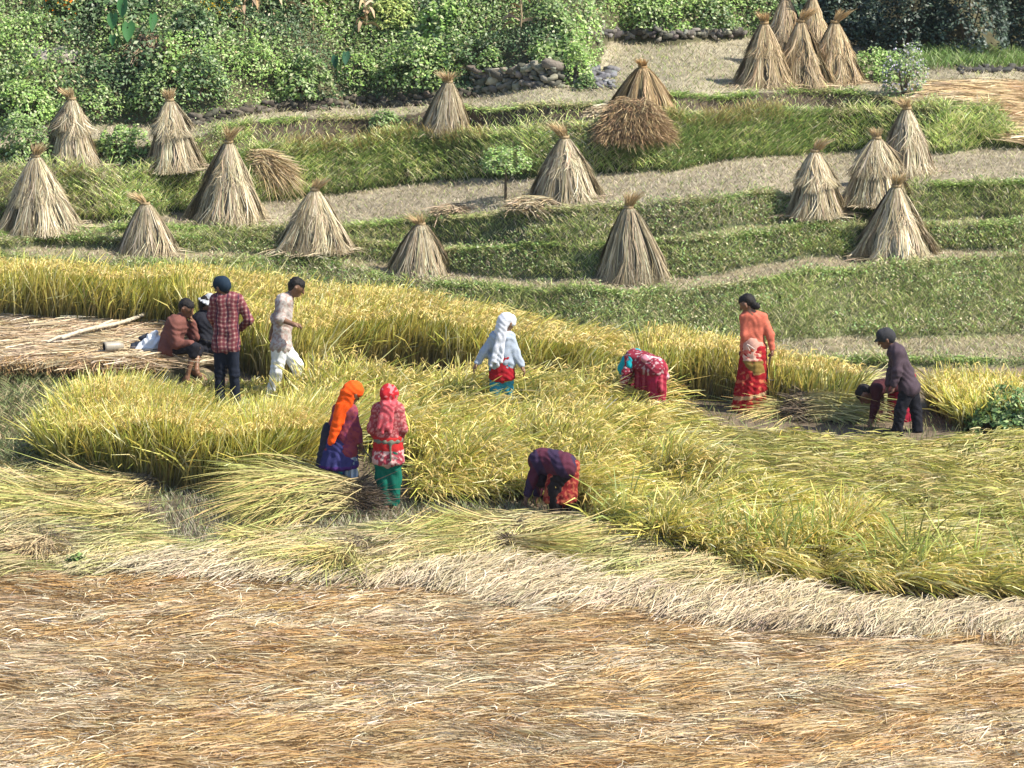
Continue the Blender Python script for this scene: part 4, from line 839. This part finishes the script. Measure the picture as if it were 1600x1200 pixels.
# woman in coral
p = Person(FEET['coral'], 'standing woman in a coral blouse and long red skirt with black hair in a bun',
  dict(head=(1168, 475, .03), neck=(1173, 489, 0), shL=(1163, 496, .02), shR=(1192, 497, .02), elL=(1163.5, 524, -.04), wrL=(1161, 546, .02), elR=(1203, 523, -.02), wrR=(1206.5, 545, -.03),
       hipL=(1169, 564, 0), hipR=(1187, 564, 0), knL=(1168, 600, .03), anL=(1168, 636, 0), knR=(1184, 600, 0), anR=(1184, 636, .0)), (-.85, .3, -.45), skin=(.17, .085, .055))
p.body(footd=(-.4, .9, 0), handR=((0, 0, -1), (-1, 0, 0), 1.3)); J = p.J; p.hair(bun=(.10, -.05, -.015))
p.cloth('blouse', p.torso(.010, .082, .082, .09, low=-.3) + p.arm('L', .010, .95) + p.arm('R', .010, .95), lambda V: np.tile(col(.50, .13, .085), (len(V), 1)) * (1 + .25 * (noise(V[:, 0] * 25, V[:, 2] * 25, 2) - .5))[:, None], .005)
cH = (J['hipL'] + J['hipR']) / 2
RS = pat_floral((.27, .012, .018), (.42, .11, .06), 18, .80)
def hemband(V):
    zz = V[:, 2] - .18 * V[:, 0]; c = RS(V); m = (zz > .20) & (zz < .245); c[m] = col(.42, .27, .16); m = zz < .075; c[m] = col(.36, .2, .14); return c
p.skirt('skirt', cH + col(.0, 0, .17), col(cH[0] - .05, cH[1], .05), .15, .235, hemband, 11, .05, .8)
def sashc(V):
    c = pat_floral((.48, .12, .10), (.62, .38, .30), 30, .55)(V); zz = V[:, 2] - cH[2]
    c[(zz < .03)] = (.20, .13, .035); c[zz < -.12] = (.50, .30, .12); c[zz > .17] = (.46, .26, .21); return c
p.cloth('waist_sash', [(cH + col(-.02, -.02, .22), cH + col(.015, -.05, -.09), .115, .12), (cH + col(-.07, -.02, .2), cH + col(-.06, -.06, -.02), .08, .09), (cH + col(.07, -.02, .2), cH + col(.09, -.05, -.12), .07, .05)], sashc, .006)
p.cloth('sash_knot', [(cH + col(-.09, -.145, .25), cH + col(.0, -.165, .19), .010, .009), (cH + col(-.10, -.14, .24), cH + col(-.06, -.165, .17), .010, .008)], (.50, .40, .36), 0, .01)

# dark clothed man, stooping
p = Person(FEET['dark'], 'stooping man in dark grey clothes and cap beside the bending woman',
  dict(head=(1385, 530, 0), neck=(1396, 542, 0), shL=(1402, 551, -.13), shR=(1399, 551, .18), elL=(1402, 580, -.19), wrL=(1396, 601, -.2), elR=(1394, 580, .2), wrR=(1388, 600, .2),
       hipL=(1419, 606, -.09), hipR=(1423, 606, .1), knL=(1407, 641, -.12), anL=(1402, 671, -.1), knR=(1431, 640, .12), anR=(1434, 671, .1)), (-.93, -.05, -.36), skin=(.13, .065, .045))
p.body(footd=(-1, 0, 0), handL=((-.1, 0, -1), (-1, 0, 0), .7)); p.hair(c=(.03, .03, .03)); p.cap((.035, .035, .04))
p.cloth('jacket', p.torso(.022, .095, .092, .098) + p.arm('L', .02, .95) + p.arm('R', .02, .95), (.060, .042, .055), .006)
p.cloth('trousers', [(p.J['hipL'], p.J['hipR'], .11, .11)] + p.leg('L', .014, flare=.016) + p.leg('R', .014, flare=.016), (.014, .014, .02), .006)
p.cloth('shoe', p.foot('L', (-1, 0, 0), .008), (.02, .02, .02), 0); p.cloth('shoe', p.foot('R', (-1, 0, 0), .008), (.02, .02, .02), 0)

# woman bending behind him
p = Person(FEET['bent'], 'bending woman with black hair in a dark maroon top behind the stooping man',
  dict(head=(1352, 616, .1), neck=(1362, 612, .1), shL=(1370, 609, -.04), shR=(1372, 603, .25), elL=(1367, 636, -.05), wrL=(1361, 657, -.08), elR=(1375, 634, .3), wrR=(1371, 655, .28),
       hipL=(1408, 598, .32), hipR=(1411, 596, .5), knL=(1412, 630, .30), anL=(1414, 664, .30), knR=(1424, 630, .5), anR=(1426, 662, .5)), (-.55, -.2, -.8), up=(-.8, 0, .5), skin=(.13, .06, .04))
p.body(footd=(-1, 0, 0), handL=(None, (-1, 0, 0), .8)); p.hair(); J = p.J
p.cloth('blouse', p.torso(.004) + p.arm('L', .012, .7) + p.arm('R', .012, .7), (.05, .014, .018), .006)
cH = (J['hipL'] + J['hipR']) / 2
p.skirt('skirt', cH + col(0, 0, .08), cH + col(-.02, 0, -.50), .16, .17, (.30, .015, .04), 12, .042, .9)
p.cloth('waist_sash', [(cH + col(-.05, -.04, .03), cH + col(.10, -.02, -.02), .09, .075)], (.24, .02, .015), .005)

# ------------------------------------------------------------------ sickles held in hands
def sickle(px, py, dY, pts, label):
    g = at_depth(px, py, dY); root = empty('sickle', g, label, 'sickle')
    q = [at_depth(a, b, dY) - g for a, b in pts]
    skin_of('handle', [(q[0], q[1], .014, .012)], .006, M_WOOD, root, (.10, .06, .035), .01)
    skin_of('blade', [(q[i], q[i + 1], .011 - .0015 * i, .0095 - .0015 * i) for i in range(1, len(q) - 1)], .006, M_METAL, root, (.05, .05, .05), .01)
sickle(563, 697, g1(*FEET['orange'])[1] - .04, [(562, 692), (566, 701), (573, 708), (579, 716), (579, 722), (574, 727), (566, 728)], 'curved sickle in the hand of the woman with the orange scarf')
sickle(1206, 585, g1(*FEET['coral'])[1] - .05, [(1205, 553), (1199, 582), (1199, 590), (1203, 594), (1209, 594), (1213, 592)], 'dark sickle hanging beside the red skirt')

# ------------------------------------------------------------------ leaves
class Leaf:
    def __init__(s): s.V = []; s.F = []; s.K = []; s.n = 0
    def add(s, P, nvec, size, c, asp=.55, bias=None):
        N = len(P); size = np.broadcast_to(size, (N,))[:, None]; nn = nrm(np.broadcast_to(nvec, (N, 3)) + rng.normal(size=(N, 3)) * .55)
        a = nrm(np.cross(nn, rng.normal(size=(N, 3)) if bias is None else np.broadcast_to(bias, (N, 3)) + rng.normal(size=(N, 3)) * .5)); b = np.cross(nn, a)
        V = np.stack([P - a * size * .5, P + b * size * asp * .5 - nn * size * .08 - a * size * .05, P + a * size * .55 - nn * size * .12, P - b * size * asp * .5 - nn * size * .08 - a * size * .05], 1).reshape(-1, 3)
        F = (np.arange(N) * 4)[:, None] + np.arange(4)[None] + s.n
        s.V.append(V); s.F.append(F); s.K.append(np.repeat(c, 4, 0)); s.n += len(V)
    def build(s, name, mat, parent=None):
        return mesh_arrays(name, np.concatenate(s.V), np.concatenate(s.F), np.concatenate(s.K), mat, parent)
BRI = [(.25, .41, .10), (.32, .46, .13), (.21, .34, .09), (.42, .48, .24)]
MIDG = [(.18, .29, .08), (.24, .34, .11), (.13, .22, .07), (.32, .37, .20)]
DRK = [(.09, .16, .06), (.12, .20, .08), (.065, .12, .05), (.20, .25, .14)]
lf = Leaf()
k = fbm(GP[:, 0] * 1.0, GP[:, 1] * 1.0 + GP[:, 2], 89) > .44; GP = GP[k]; N = len(GP); GP = GP + rng.normal(size=(N, 3)) * [.03, .03, .0] + col(0, 0, .03) + col(0, 0, .08) * rng.random((N, 1))
lf.add(GP, col(.2, -.4, .8), rng.uniform(.02, .05, N), mixc([(.18, .30, .09), (.25, .36, .12), (.13, .22, .07), (.34, .38, .18), (.42, .38, .24)], N, None, .25))
tag(lf.build('bank_weed_leaves', M_LEAF), 'small leafy weeds matted over the terrace banks', None, None, 'stuff')
lf = Leaf()
N = 150000; x = rng.uniform(-160, 1760, N); top = np.interp(x, GX, LV[14]); y = top - rng.random(N) * (top + 90)
k = (x < 945) | (y < 58); k &= ~((x > 1310)); x, y, top = x[k], y[k], top[k]
P = ground(x, y); f = fbm(P[:, 0] * 1.3, P[:, 1] * 1.3, 101); f2 = fbm(P[:, 0] * .5, P[:, 1] * .8, 102); f3 = .09 + .91 * noise(P[:, 0] * 2.6, P[:, 2] * 2.6, 103)
bare = (np.abs(y - (118 - .02 * x)) < 9) & (x > 40) & (x < 250) | ((x > 738) & (x < 912) & (y > 96 + 16 * noise(x / 13, x * 0, 3))) | ((x > 290) & (x < 780) & (y > top - 13) & (noise(x / 14, y / 8, 6) > .42))
k = (~bare | (rng.random(len(x)) < .22)) & (f3 > .08); x, y, P, f, f2, f3 = (q[k] for q in (x, y, P, f, f2, f3)); N = len(x)
hgt = .10 + .62 * np.clip(f * 1.7 - .35, 0, 1); low_ = rng.random(N) < np.where(top[k] - y < 30, .6, .2); P[:, 2] += hgt * np.where(low_, .12 * rng.random(N), rng.random(N) ** .35)
cs = np.where((f2 + .25 * (f - .5))[:, None] > .52, mixc(BRI, N, None, .22), np.where((f2 + .3 * (f3 - .5))[:, None] > .40, mixc(MIDG, N, None, .22), mixc(DRK, N, None, .2)))
dd = rng.random(N) < .03 + .25 * (noise(P[:, 0] * .7, P[:, 2] * 1.1, 113) > .83); cs[dd] = mixc([(.40, .30, .18), (.5, .42, .28)], dd.sum())
ov = rng.random(N) < 0
lf.add(P, col(.15, -.45, .8), rng.uniform(.03, .075, N) * (.6 + 1.1 * fbm(P[:, 0] * 1.1, P[:, 2] * 1.1, 107) ** 1.5 + .5 * (noise(P[:, 0] * 1.4, P[:, 2] * 1.4, 109) > .72)), cs)
tag(lf.build('hillside_bushes', M_LEAF), 'dense leafy weeds and bushes covering the hillside behind the terraces', None, None, 'stuff')

def shrub(px, py, w_, h_, label, pal, n=2600, ls=.06, name='shrub', cat='shrub', flowers=None, stemh=0.0, group=None, depth=.7):
    g = g1(px, py); s = pxm(g); a = w_ / s / 2; h = h_ / s; root = empty(name, g, label, cat, group)
    th = rng.uniform(0, 6.283, n); ph = rng.uniform(0, 1, n) ** .8; r = (.55 + .45 * rng.random(n) ** .4) * (.7 + .6 * fbm(np.cos(th) * 1.8 + px, ph * 3 + np.sin(th) * 1.8, 3))
    d = np.stack([np.cos(th) * np.sqrt(1 - ph ** 2) * a, np.sin(th) * np.sqrt(1 - ph ** 2) * a * depth, ph * (h - stemh)], 1) * r[:, None]; d[:, 2] += stemh
    k = noise(d[:, 0] * 7 + px, d[:, 2] * 7, 9) > .22; d = d[k]
    L_ = Leaf(); L_.add(d, nrm(d + col(0, 0, .1)) + col(.1, -.2, .4), rng.uniform(.7, 1.3, len(d)) * ls, mixc(pal, len(d), None, .22)); L_.build('foliage', M_LEAF, root)
    q = []
    for i in range(5):
        a_ = i * 1.3; q.append((col(0, 0, -.05), col(math.cos(a_) * a * .35 * (stemh == 0), math.sin(a_) * a * .3 * (stemh == 0), max(h * .6, stemh + .05)), .018, .009))
    skin_of('stems', q, .012, M_WOOD, root, (.13, .10, .07), .01)
    if flowers is not None:
        m = 260; i = rng.integers(0, len(d), m); L_ = Leaf(); L_.add(d[i] * 1.04 + col(0, -.01, .01), col(0, -.5, .7), .035, mixc(flowers, m), .9); tag(L_.build('flowers', M_LEAF, root), kind='stuff')
    return root
DARKB = [(.030, .055, .035), (.045, .075, .045), (.02, .04, .028), (.12, .16, .13)]  # dark glossy leaves, with the hedge's shade also put into the colour
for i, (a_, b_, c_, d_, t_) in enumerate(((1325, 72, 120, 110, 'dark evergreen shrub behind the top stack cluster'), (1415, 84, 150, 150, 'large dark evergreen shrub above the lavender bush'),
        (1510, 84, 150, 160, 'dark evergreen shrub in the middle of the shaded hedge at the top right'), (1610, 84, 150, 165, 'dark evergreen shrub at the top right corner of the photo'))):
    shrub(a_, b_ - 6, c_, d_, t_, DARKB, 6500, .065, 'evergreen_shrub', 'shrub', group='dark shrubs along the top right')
shrub(1412, 150, 74, 84, 'bush sprinkled with pale lavender flowers right of the stack cluster', MIDG + [(.26, .28, .2)], 1500, .05, flowers=[(.48, .44, .58), (.56, .54, .64)])
shrub(1375, 124, 96, 46, 'rounded bright green bush touching the right stack of the top cluster', BRI, 2600, .05)
shrub(1590, 672, 190, 66, 'dark green bush at the right edge beside the flattened rice', [(.12, .22, .07), (.18, .28, .09), (.09, .16, .05), (.26, .34, .14)], 4200, .07)
shrub(1372, 632, 46, 34, 'small bluish green tuft above the rice sheaf', [(.08, .20, .09), (.12, .26, .1)], 500, .06)
shrub(120, 902, 44, 40, 'small fresh green weed growing at the edge of the straw', [(.16, .26, .07), (.22, .3, .1)], 420, .06, 'weed', 'weed')
shrub(790, 312, 84, 86, 'young sapling with a bare thin stem on the stubble ledge', MIDG + BRI, 1500, .05, 'sapling', 'sapling', stemh=.42, depth=.9)
shrub(40, 256, 110, 80, 'mid green bush above the large left edge stack', MIDG, 2400, .055)
shrub(190, 252, 90, 70, 'mid green bush between the two upper left stacks', MIDG + BRI, 2000, .055)
shrub(900, 132, 60, 66, 'bright green bush trailing over the right end of the stone wall', BRI, 1500, .05)
for a_ in ((40, 190, 110, 66, 'bright leafy shrub at the left edge below the stony path', BRI, .06), (150, 178, 96, 50, 'bright green shrub right above the first upper left stack', BRI + MIDG, .05),
           (235, 170, 80, 60, 'mid green shrub behind the narrow upper left stack', MIDG, .055), (310, 150, 110, 70, 'large leafy green shrub uphill from the horizontal straw heap', MIDG + DRK, .06),
           (395, 120, 90, 60, 'bright shrub under the row of dried maize', BRI, .045), (470, 150, 110, 70, 'broad shrub between the maize row and the rubble bank', MIDG, .07),
           (560, 130, 70, 50, 'bright green shrub right of the shaded taro leaf', BRI, .05), (655, 132, 120, 80, 'wide bright shrub above the rubble left of the stone wall', BRI + MIDG, .06),
           (700, 60, 90, 60, 'pale green shrub near the top above the stone wall', BRI, .08), (610, 40, 80, 50, 'yellow green shrub at the top middle of the hillside', [(.40, .46, .14), (.32, .42, .12)], .06),
           (300, 70, 90, 60, 'dark green shrub right of the brown dead straw patch', DRK, .07), (860, 60, 80, 60, 'leafy green shrub above the right end of the stone wall', MIDG, .06),
           (1010, 40, 100, 50, 'bright shrub behind the thin line of grey stones', BRI + MIDG, .06), (1110, 42, 90, 44, 'dark green shrub left of the top stack cluster', DRK + MIDG, .055)):
    shrub(a_[0], a_[1], a_[2], a_[3], a_[4], a_[5], int(a_[2] * a_[3] * .26), a_[6])
shrub(768, 112, 54, 40, 'leafy weed hanging over the left half of the stone wall', BRI + MIDG, 700, .05)
shrub(842, 106, 60, 40, 'leafy weed hanging over the right half of the stone wall', BRI + MIDG, 800, .05)
shrub(915, 140, 40, 26, 'low dark weed at the right foot of the stone wall', DRK + MIDG, 450, .05)
shrub(600, 205, 60, 34, 'low dark green bush on the ledge left of the stack by the wall', MIDG, 800, .05)
shrub(420, 20, 90, 70, 'dark leafy shrub under the dried maize at the top', DRK + MIDG, 1600, .07)
shrub(92, 40, 60, 60, 'dark green bush with orange flowers at the top left', DRK + MIDG, 1100, .06, flowers=[(.85, .22, .01), (.8, .3, .02)])
shrub(345, 30, 60, 44, 'green bush with a few yellow flowers near the top', MIDG, 900, .06, flowers=[(.75, .5, .03)])

def taro(px, py, leaves, label, c=(.05, .16, .045)):
    g = g1(px, py); root = empty('taro_plant', g, label, 'plant')
    for (lx, ly, sz, fold) in leaves:
        tip = at_depth(lx, ly, g[1] - .25 - .05 * fold) - g; s = sz
        up_ = col(.05, .25, 1); up_ /= np.linalg.norm(up_); rt = col(math.cos(fold), -math.sin(fold) * .6, 0); nn = np.cross(rt, up_)
        o = [(0, -.55, 0), (.22, -.25, .02), (.33, .05, .05), (.30, .32, .04), (.16, .48, .0), (0, .36, -.02), (-.16, .48, 0), (-.30, .32, .04), (-.33, .05, .05), (-.22, -.25, .02)]
        V = np.array([tip + (rt * a + up_ * b + nn * e_ * 2.5) * s * .72 for a, b, e_ in o] + [tip + up_ * .05 * s - nn * .06 * s]); F_ = np.array([(i, (i + 1) % 10, 10) for i in range(10)])
        mesh_arrays('leaf', V, F_, np.array(c) * rng.uniform(.8, 1.2, (11, 1)), M_LEAF, root, True)
        skin_of('stalk', [(col(0, 0, -.05), tip * .6 + col(0, 0, .15), .018, .014), (tip * .6 + col(0, 0, .15), tip + up_ * .15 * s, .014, .01)], .012, M_LEAF, root, (.12, .22, .08), .01)
taro(195, 95, [(176, 32, .36, .2), (192, 12, .40, .5), (200, 48, .44, -.4), (238, 34, .40, -.9), (176, 62, .24, .3)], 'tall taro plant with large hanging green leaves at the top left')
taro(528, 125, [(524, 96, .30, .7), (540, 90, .30, -.6)], 'taro plant with one dark leaf in shade on the hillside', (.03, .10, .05))  # leaf colour darkened to carry the shade over it

def maize(px, py, h, label):
    g = g1(px, py); root = empty('maize_plant', g, label, 'dry maize', 'dried maize standing at the top of the slope')
    skin_of('stalk', [(col(0, 0, -.05), col(.03, 0, h * .5), .016, .014), (col(.03, 0, h * .5), col(0, 0, h), .014, .008)], .010, M_STRAW, root, (.42, .32, .20), .01)
    rb = Rib(); n = 12; a = rng.uniform(0, 6.28, n); B = np.stack([a * 0, a * 0, np.linspace(.3, .95, n) * h], 1); d = dirs(a, .9)
    rb.add(B, d, dirs(a, -2.4), rng.uniform(.35, .6, n), .055, mixc([(.42, .30, .19), (.5, .4, .28), (.34, .22, .13)], n), mixc([(.42, .30, .19), (.3, .2, .12)], n), 4); rb.build('dry_leaves', M_STRAW, root)
for i, (a_, b_) in enumerate(((402, 45), (428, 38), (446, 56), (468, 34), (488, 50), (505, 28), (380, 60))):
    maize(a_, b_, 1.1 + .2 * (i % 3), 'dried brown maize plant, one of a row at the top of the hillside')
maize(812, 66, .8, 'dead brown plant leaning above the stone wall')
maize(570, 60, .6, 'single dry pale stalk standing among the hillside weeds')

def stones(name, pts, size, label, pal, cat='stone wall'):
    allV = []; allF = []; allC = []; n = 0; g = g1(pts[0][0], pts[0][1])
    for (px, py, up, sz) in pts:
        c = g1(px, py) - g; c[2] += up; ex = np.array([sz * rng.uniform(.7, 1.8), sz * rng.uniform(.7, 1), sz * rng.uniform(.4, .75)]) * size; ti = rng.normal() * .25
        m = 6; V_ = []; ro = rng.uniform(0, 1)
        for ring, (zz, rr) in enumerate(((-1, .55), (-.8, .95), (.7, 1.02), (.98, .72), (1.0, .05))):
            for i in range(m):
                a = 2 * math.pi * (i + ro) / m; sq = 1 / max(abs(math.cos(a)), abs(math.sin(a))) ** .7; k_ = rng.uniform(.68, 1.15)
                V_.append(c + np.array([math.cos(a) * sq * rr * ex[0] * k_, math.sin(a) * sq * rr * ex[1] * k_, zz * ex[2] + ti * math.cos(a) * ex[0]]) * .5)
        allV += V_; allC += [mixc(pal, 1)[0]] * len(V_)
        allF += [(n + r_ * m + i, n + r_ * m + (i + 1) % m, n + (r_ + 1) * m + (i + 1) % m, n + (r_ + 1) * m + i) for r_ in range(4) for i in range(m)]; n += len(V_)
    o = mesh_arrays(name, np.array(allV), np.array(allF), np.array(allC), M_STONE); o.location = g
    return tag(o, label, cat) if cat == 'stone wall' else tag(o, label, kind='stuff')
SG = [(.22, .205, .165), (.15, .14, .11), (.30, .275, .22), (.10, .095, .075)]
pts = []
for row in range(5):
    for x_ in np.arange(742, 912, 8.0):
        pts.append((x_ + rng.normal() * 3, 139 - row * 1.2 - (x_ - 742) * .03, -.02 + row * .062 + rng.normal() * .02, rng.uniform(.5, 1.5)))
stones('dry_stone_wall', pts, .13, 'dry stone wall of grey field stones under the hillside bushes', SG)
pts = [(x_, np.interp(x_, GX, LV[14]) - rng.random() * 15 + 3, -.01 + rng.random() * .05, rng.uniform(.5, 1.2)) for x_ in np.arange(290, 742, 2.1)]
stones('rubble_bank', pts, .115, 'long low bank of dark grey rubble at the foot of the hillside', [(.085, .075, .06), (.13, .115, .09), (.05, .045, .035)], 'rubble')
pts = [(x_, 60 + rng.normal() * 3, .04 + rng.random() * .08, rng.uniform(.6, 1.2)) for x_ in np.arange(918, 1165, 3.6)]
stones('rubble_bank', pts, .12, 'thin line of grey stones along the back of the upper stubble field', [(.16, .15, .13), (.23, .21, .18), (.08, .075, .07)], 'rubble')
pts = [(rng.uniform(905, 960), rng.uniform(108, 140), .03, rng.uniform(.5, 1)) for _ in range(50)]
stones('rubble_heap', pts, .15, 'small heap of dark stones at the right end of the stone wall', [(.14, .14, .15), (.2, .2, .2)], 'rubble')
pts = [(rng.uniform(1500, 1700), 111 + rng.normal() * 2, .03, rng.uniform(.5, 1)) for _ in range(50)]
stones('rubble_bank', pts, .15, 'row of black soil lumps across the upper right field', [(.05, .05, .05), (.08, .075, .07)], 'rubble')
pts = [(rng.uniform(60, 110), rng.uniform(86, 104), .05, rng.uniform(.8, 1.6)) for _ in range(12)]
stones('rubble_heap', pts, .16, 'few pale stones showing between the weeds at the top left', [(.38, .34, .30), (.3, .27, .24)], 'rubble')

rb = Rib()
x, y = scat([(1452, 132), (1800, 124), (1800, 224), (1592, 222), (1560, 166), (1452, 164)], 900); N = len(x)
lying(rb, x, y, rng.normal(size=N) * .3, 16, .5, .03, mixc(STR + [(.62, .46, .26)], N), mixc([(.62, .46, .26), (.54, .38, .2)], N), wd=.012, spread=.2, rad=.1)
tag(rb.build('spread_straw', M_STRAW), 'orange tan straw spread over the upper right field', None, None, 'stuff')
rb = Rib()
x, y = scat([(1425, 84), (1800, 84), (1800, 104), (1425, 110)], 5000); P = ground(x, y); N = len(P); a = rng.uniform(0, 6.28, N); c = mixc(BRI + MIDG, N)
rb.add(P, dirs(a, 3), dirs(a, .6), rng.uniform(.12, .3, N), .012, c * .7, c, 2)
tag(rb.build('verge_grass', M_GRASS), 'strip of bright green grass below the dark hedge', None, None, 'stuff')

# ------------------------------------------------------------------ small things by the resting men
def pole(a, b, r, label, lift=.21):
    A = g1(*a); B = g1(*b); A[2] += lift; B[2] += lift + .03; root_o = None
    q = [(mid(A, B, i / 6) - A + col(0, 0, .02 * math.sin(i * 1.3)), mid(A, B, (i + 1) / 6) - A + col(0, 0, .02 * math.sin((i + 1) * 1.3)), r, r * .93) for i in range(6)]
    q += [(q[i][1], q[i][1] + col(.004, 0, 0), r * 1.25, r * 1.25, .005) for i in range(5)]
    V_, F_ = sdf_mesh(q, .009, .01); o = mesh_arrays('bamboo_pole', V_, F_, np.tile(col(.50, .44, .34), (len(V_), 1)), M_WOOD, None, True); o.location = A
    return tag(o, label, 'pole')
pole((98, 552), (250, 512), .026, 'long pale bamboo pole lying on the straw behind the seated man')
pole((75, 556), (176, 528), .018, 'thinner weathered pole lying under the longer pale pole', .19)
g = g1(163, 566); root = empty('tin_can', g + col(0, 0, .20), 'pale can lying on its side with a dark open mouth on the straw', 'can')
def lathe(name, prof, axis_d, cc, mat, parent, m=20):
    a_ = unit(*axis_d); b_ = unit(*np.cross(a_, (0, 0, 1))); c_ = np.cross(a_, b_); t = np.linspace(0, 2 * math.pi, m + 1)[:-1]
    V_ = np.concatenate([z * a_ + r * (np.cos(t)[:, None] * b_ + np.sin(t)[:, None] * c_) for z, r in prof])
    F_ = np.array([(i * m + j, i * m + (j + 1) % m, (i + 1) * m + (j + 1) % m, (i + 1) * m + j) for i in range(len(prof) - 1) for j in range(m)])
    return mesh_arrays(name, V_, F_, np.tile(np.array(cc), (len(V_), 1)), mat, parent, True)
lathe('can_body', [(.0, .058), (.0, .066), (.03, .07), (.20, .062), (.26, .035), (.262, .001)], (.9, .35, 0), (.30, .27, .22), M_METAL, root)
lathe('can_dark_mouth', [(.001, .057), (.15, .055), (.16, .001)], (.9, .35, 0), (.02, .02, .02), M_METAL, root)  # near-black inner wall; shade inside the mouth put into its colour
g = g1(232, 562) + col(0, 0, .06); root = empty('cloth_bag', g, 'crumpled white cloth bag behind the seated man', 'bag')
skin_of('bag', [(col(-.06, 0, .10), col(.09, .02, .16), .09, .12), (col(.02, 0, .22), col(.10, 0, .30), .06, .04), (col(-.12, -.05, .06), col(0, -.05, .06), .05, .07)], .012, M_CLOTH, root, (.72, .74, .78), .04, .012, 4)
g = g1(222, 560) + col(0, 0, .07); o = skin_of('folded_jacket', [(col(-.1, 0, .10), col(.08, 0, .14), .05, .05), (col(-.12, -.05, .05), col(.02, -.08, .06), .05, .04), (col(-.02, 0, .2), col(.07, 0, .24), .03, .03)], .012, M_CLOTH, None, (.03, .035, .05), .03, .008, 5)
o.location = g; tag(o, 'dark folded clothing lying against the white bag', 'clothing')

# ------------------------------------------------------------------ thin sunlit haze over the valley
hm = bpy.data.materials.new('haze_air'); hm.use_nodes = True; hn = hm.node_tree; hn.nodes.clear()
ho = hn.nodes.new('ShaderNodeOutputMaterial'); hv = hn.nodes.new('ShaderNodeVolumePrincipled')
hv.inputs['Color'].default_value = (.86, .92, 1, 1); hv.inputs['Density'].default_value = 0.00012; hv.inputs['Anisotropy'].default_value = .2
hn.links.new(hv.outputs[0], ho.inputs['Volume'])
zt = float(max(TZ.max(), CAMH)) + 3
hx, hy0, hy1, hz0 = 950, -210, 70, -2.4
hb = bpy.data.meshes.new('haze'); hb.from_pydata([(a, b, c) for c in (hz0, zt) for a, b in ((-hx, hy0), (hx, hy0), (hx, hy1), (-hx, hy1))], [], [(3, 2, 1, 0), (4, 5, 6, 7), (0, 1, 5, 4), (1, 2, 6, 5), (2, 3, 7, 6), (3, 0, 4, 7)])
hb.materials.append(hm); ob = bpy.data.objects.new('haze', hb); C.objects.link(ob); tag(ob, 'thin pale haze in the air over the terraces', None, None, 'stuff')
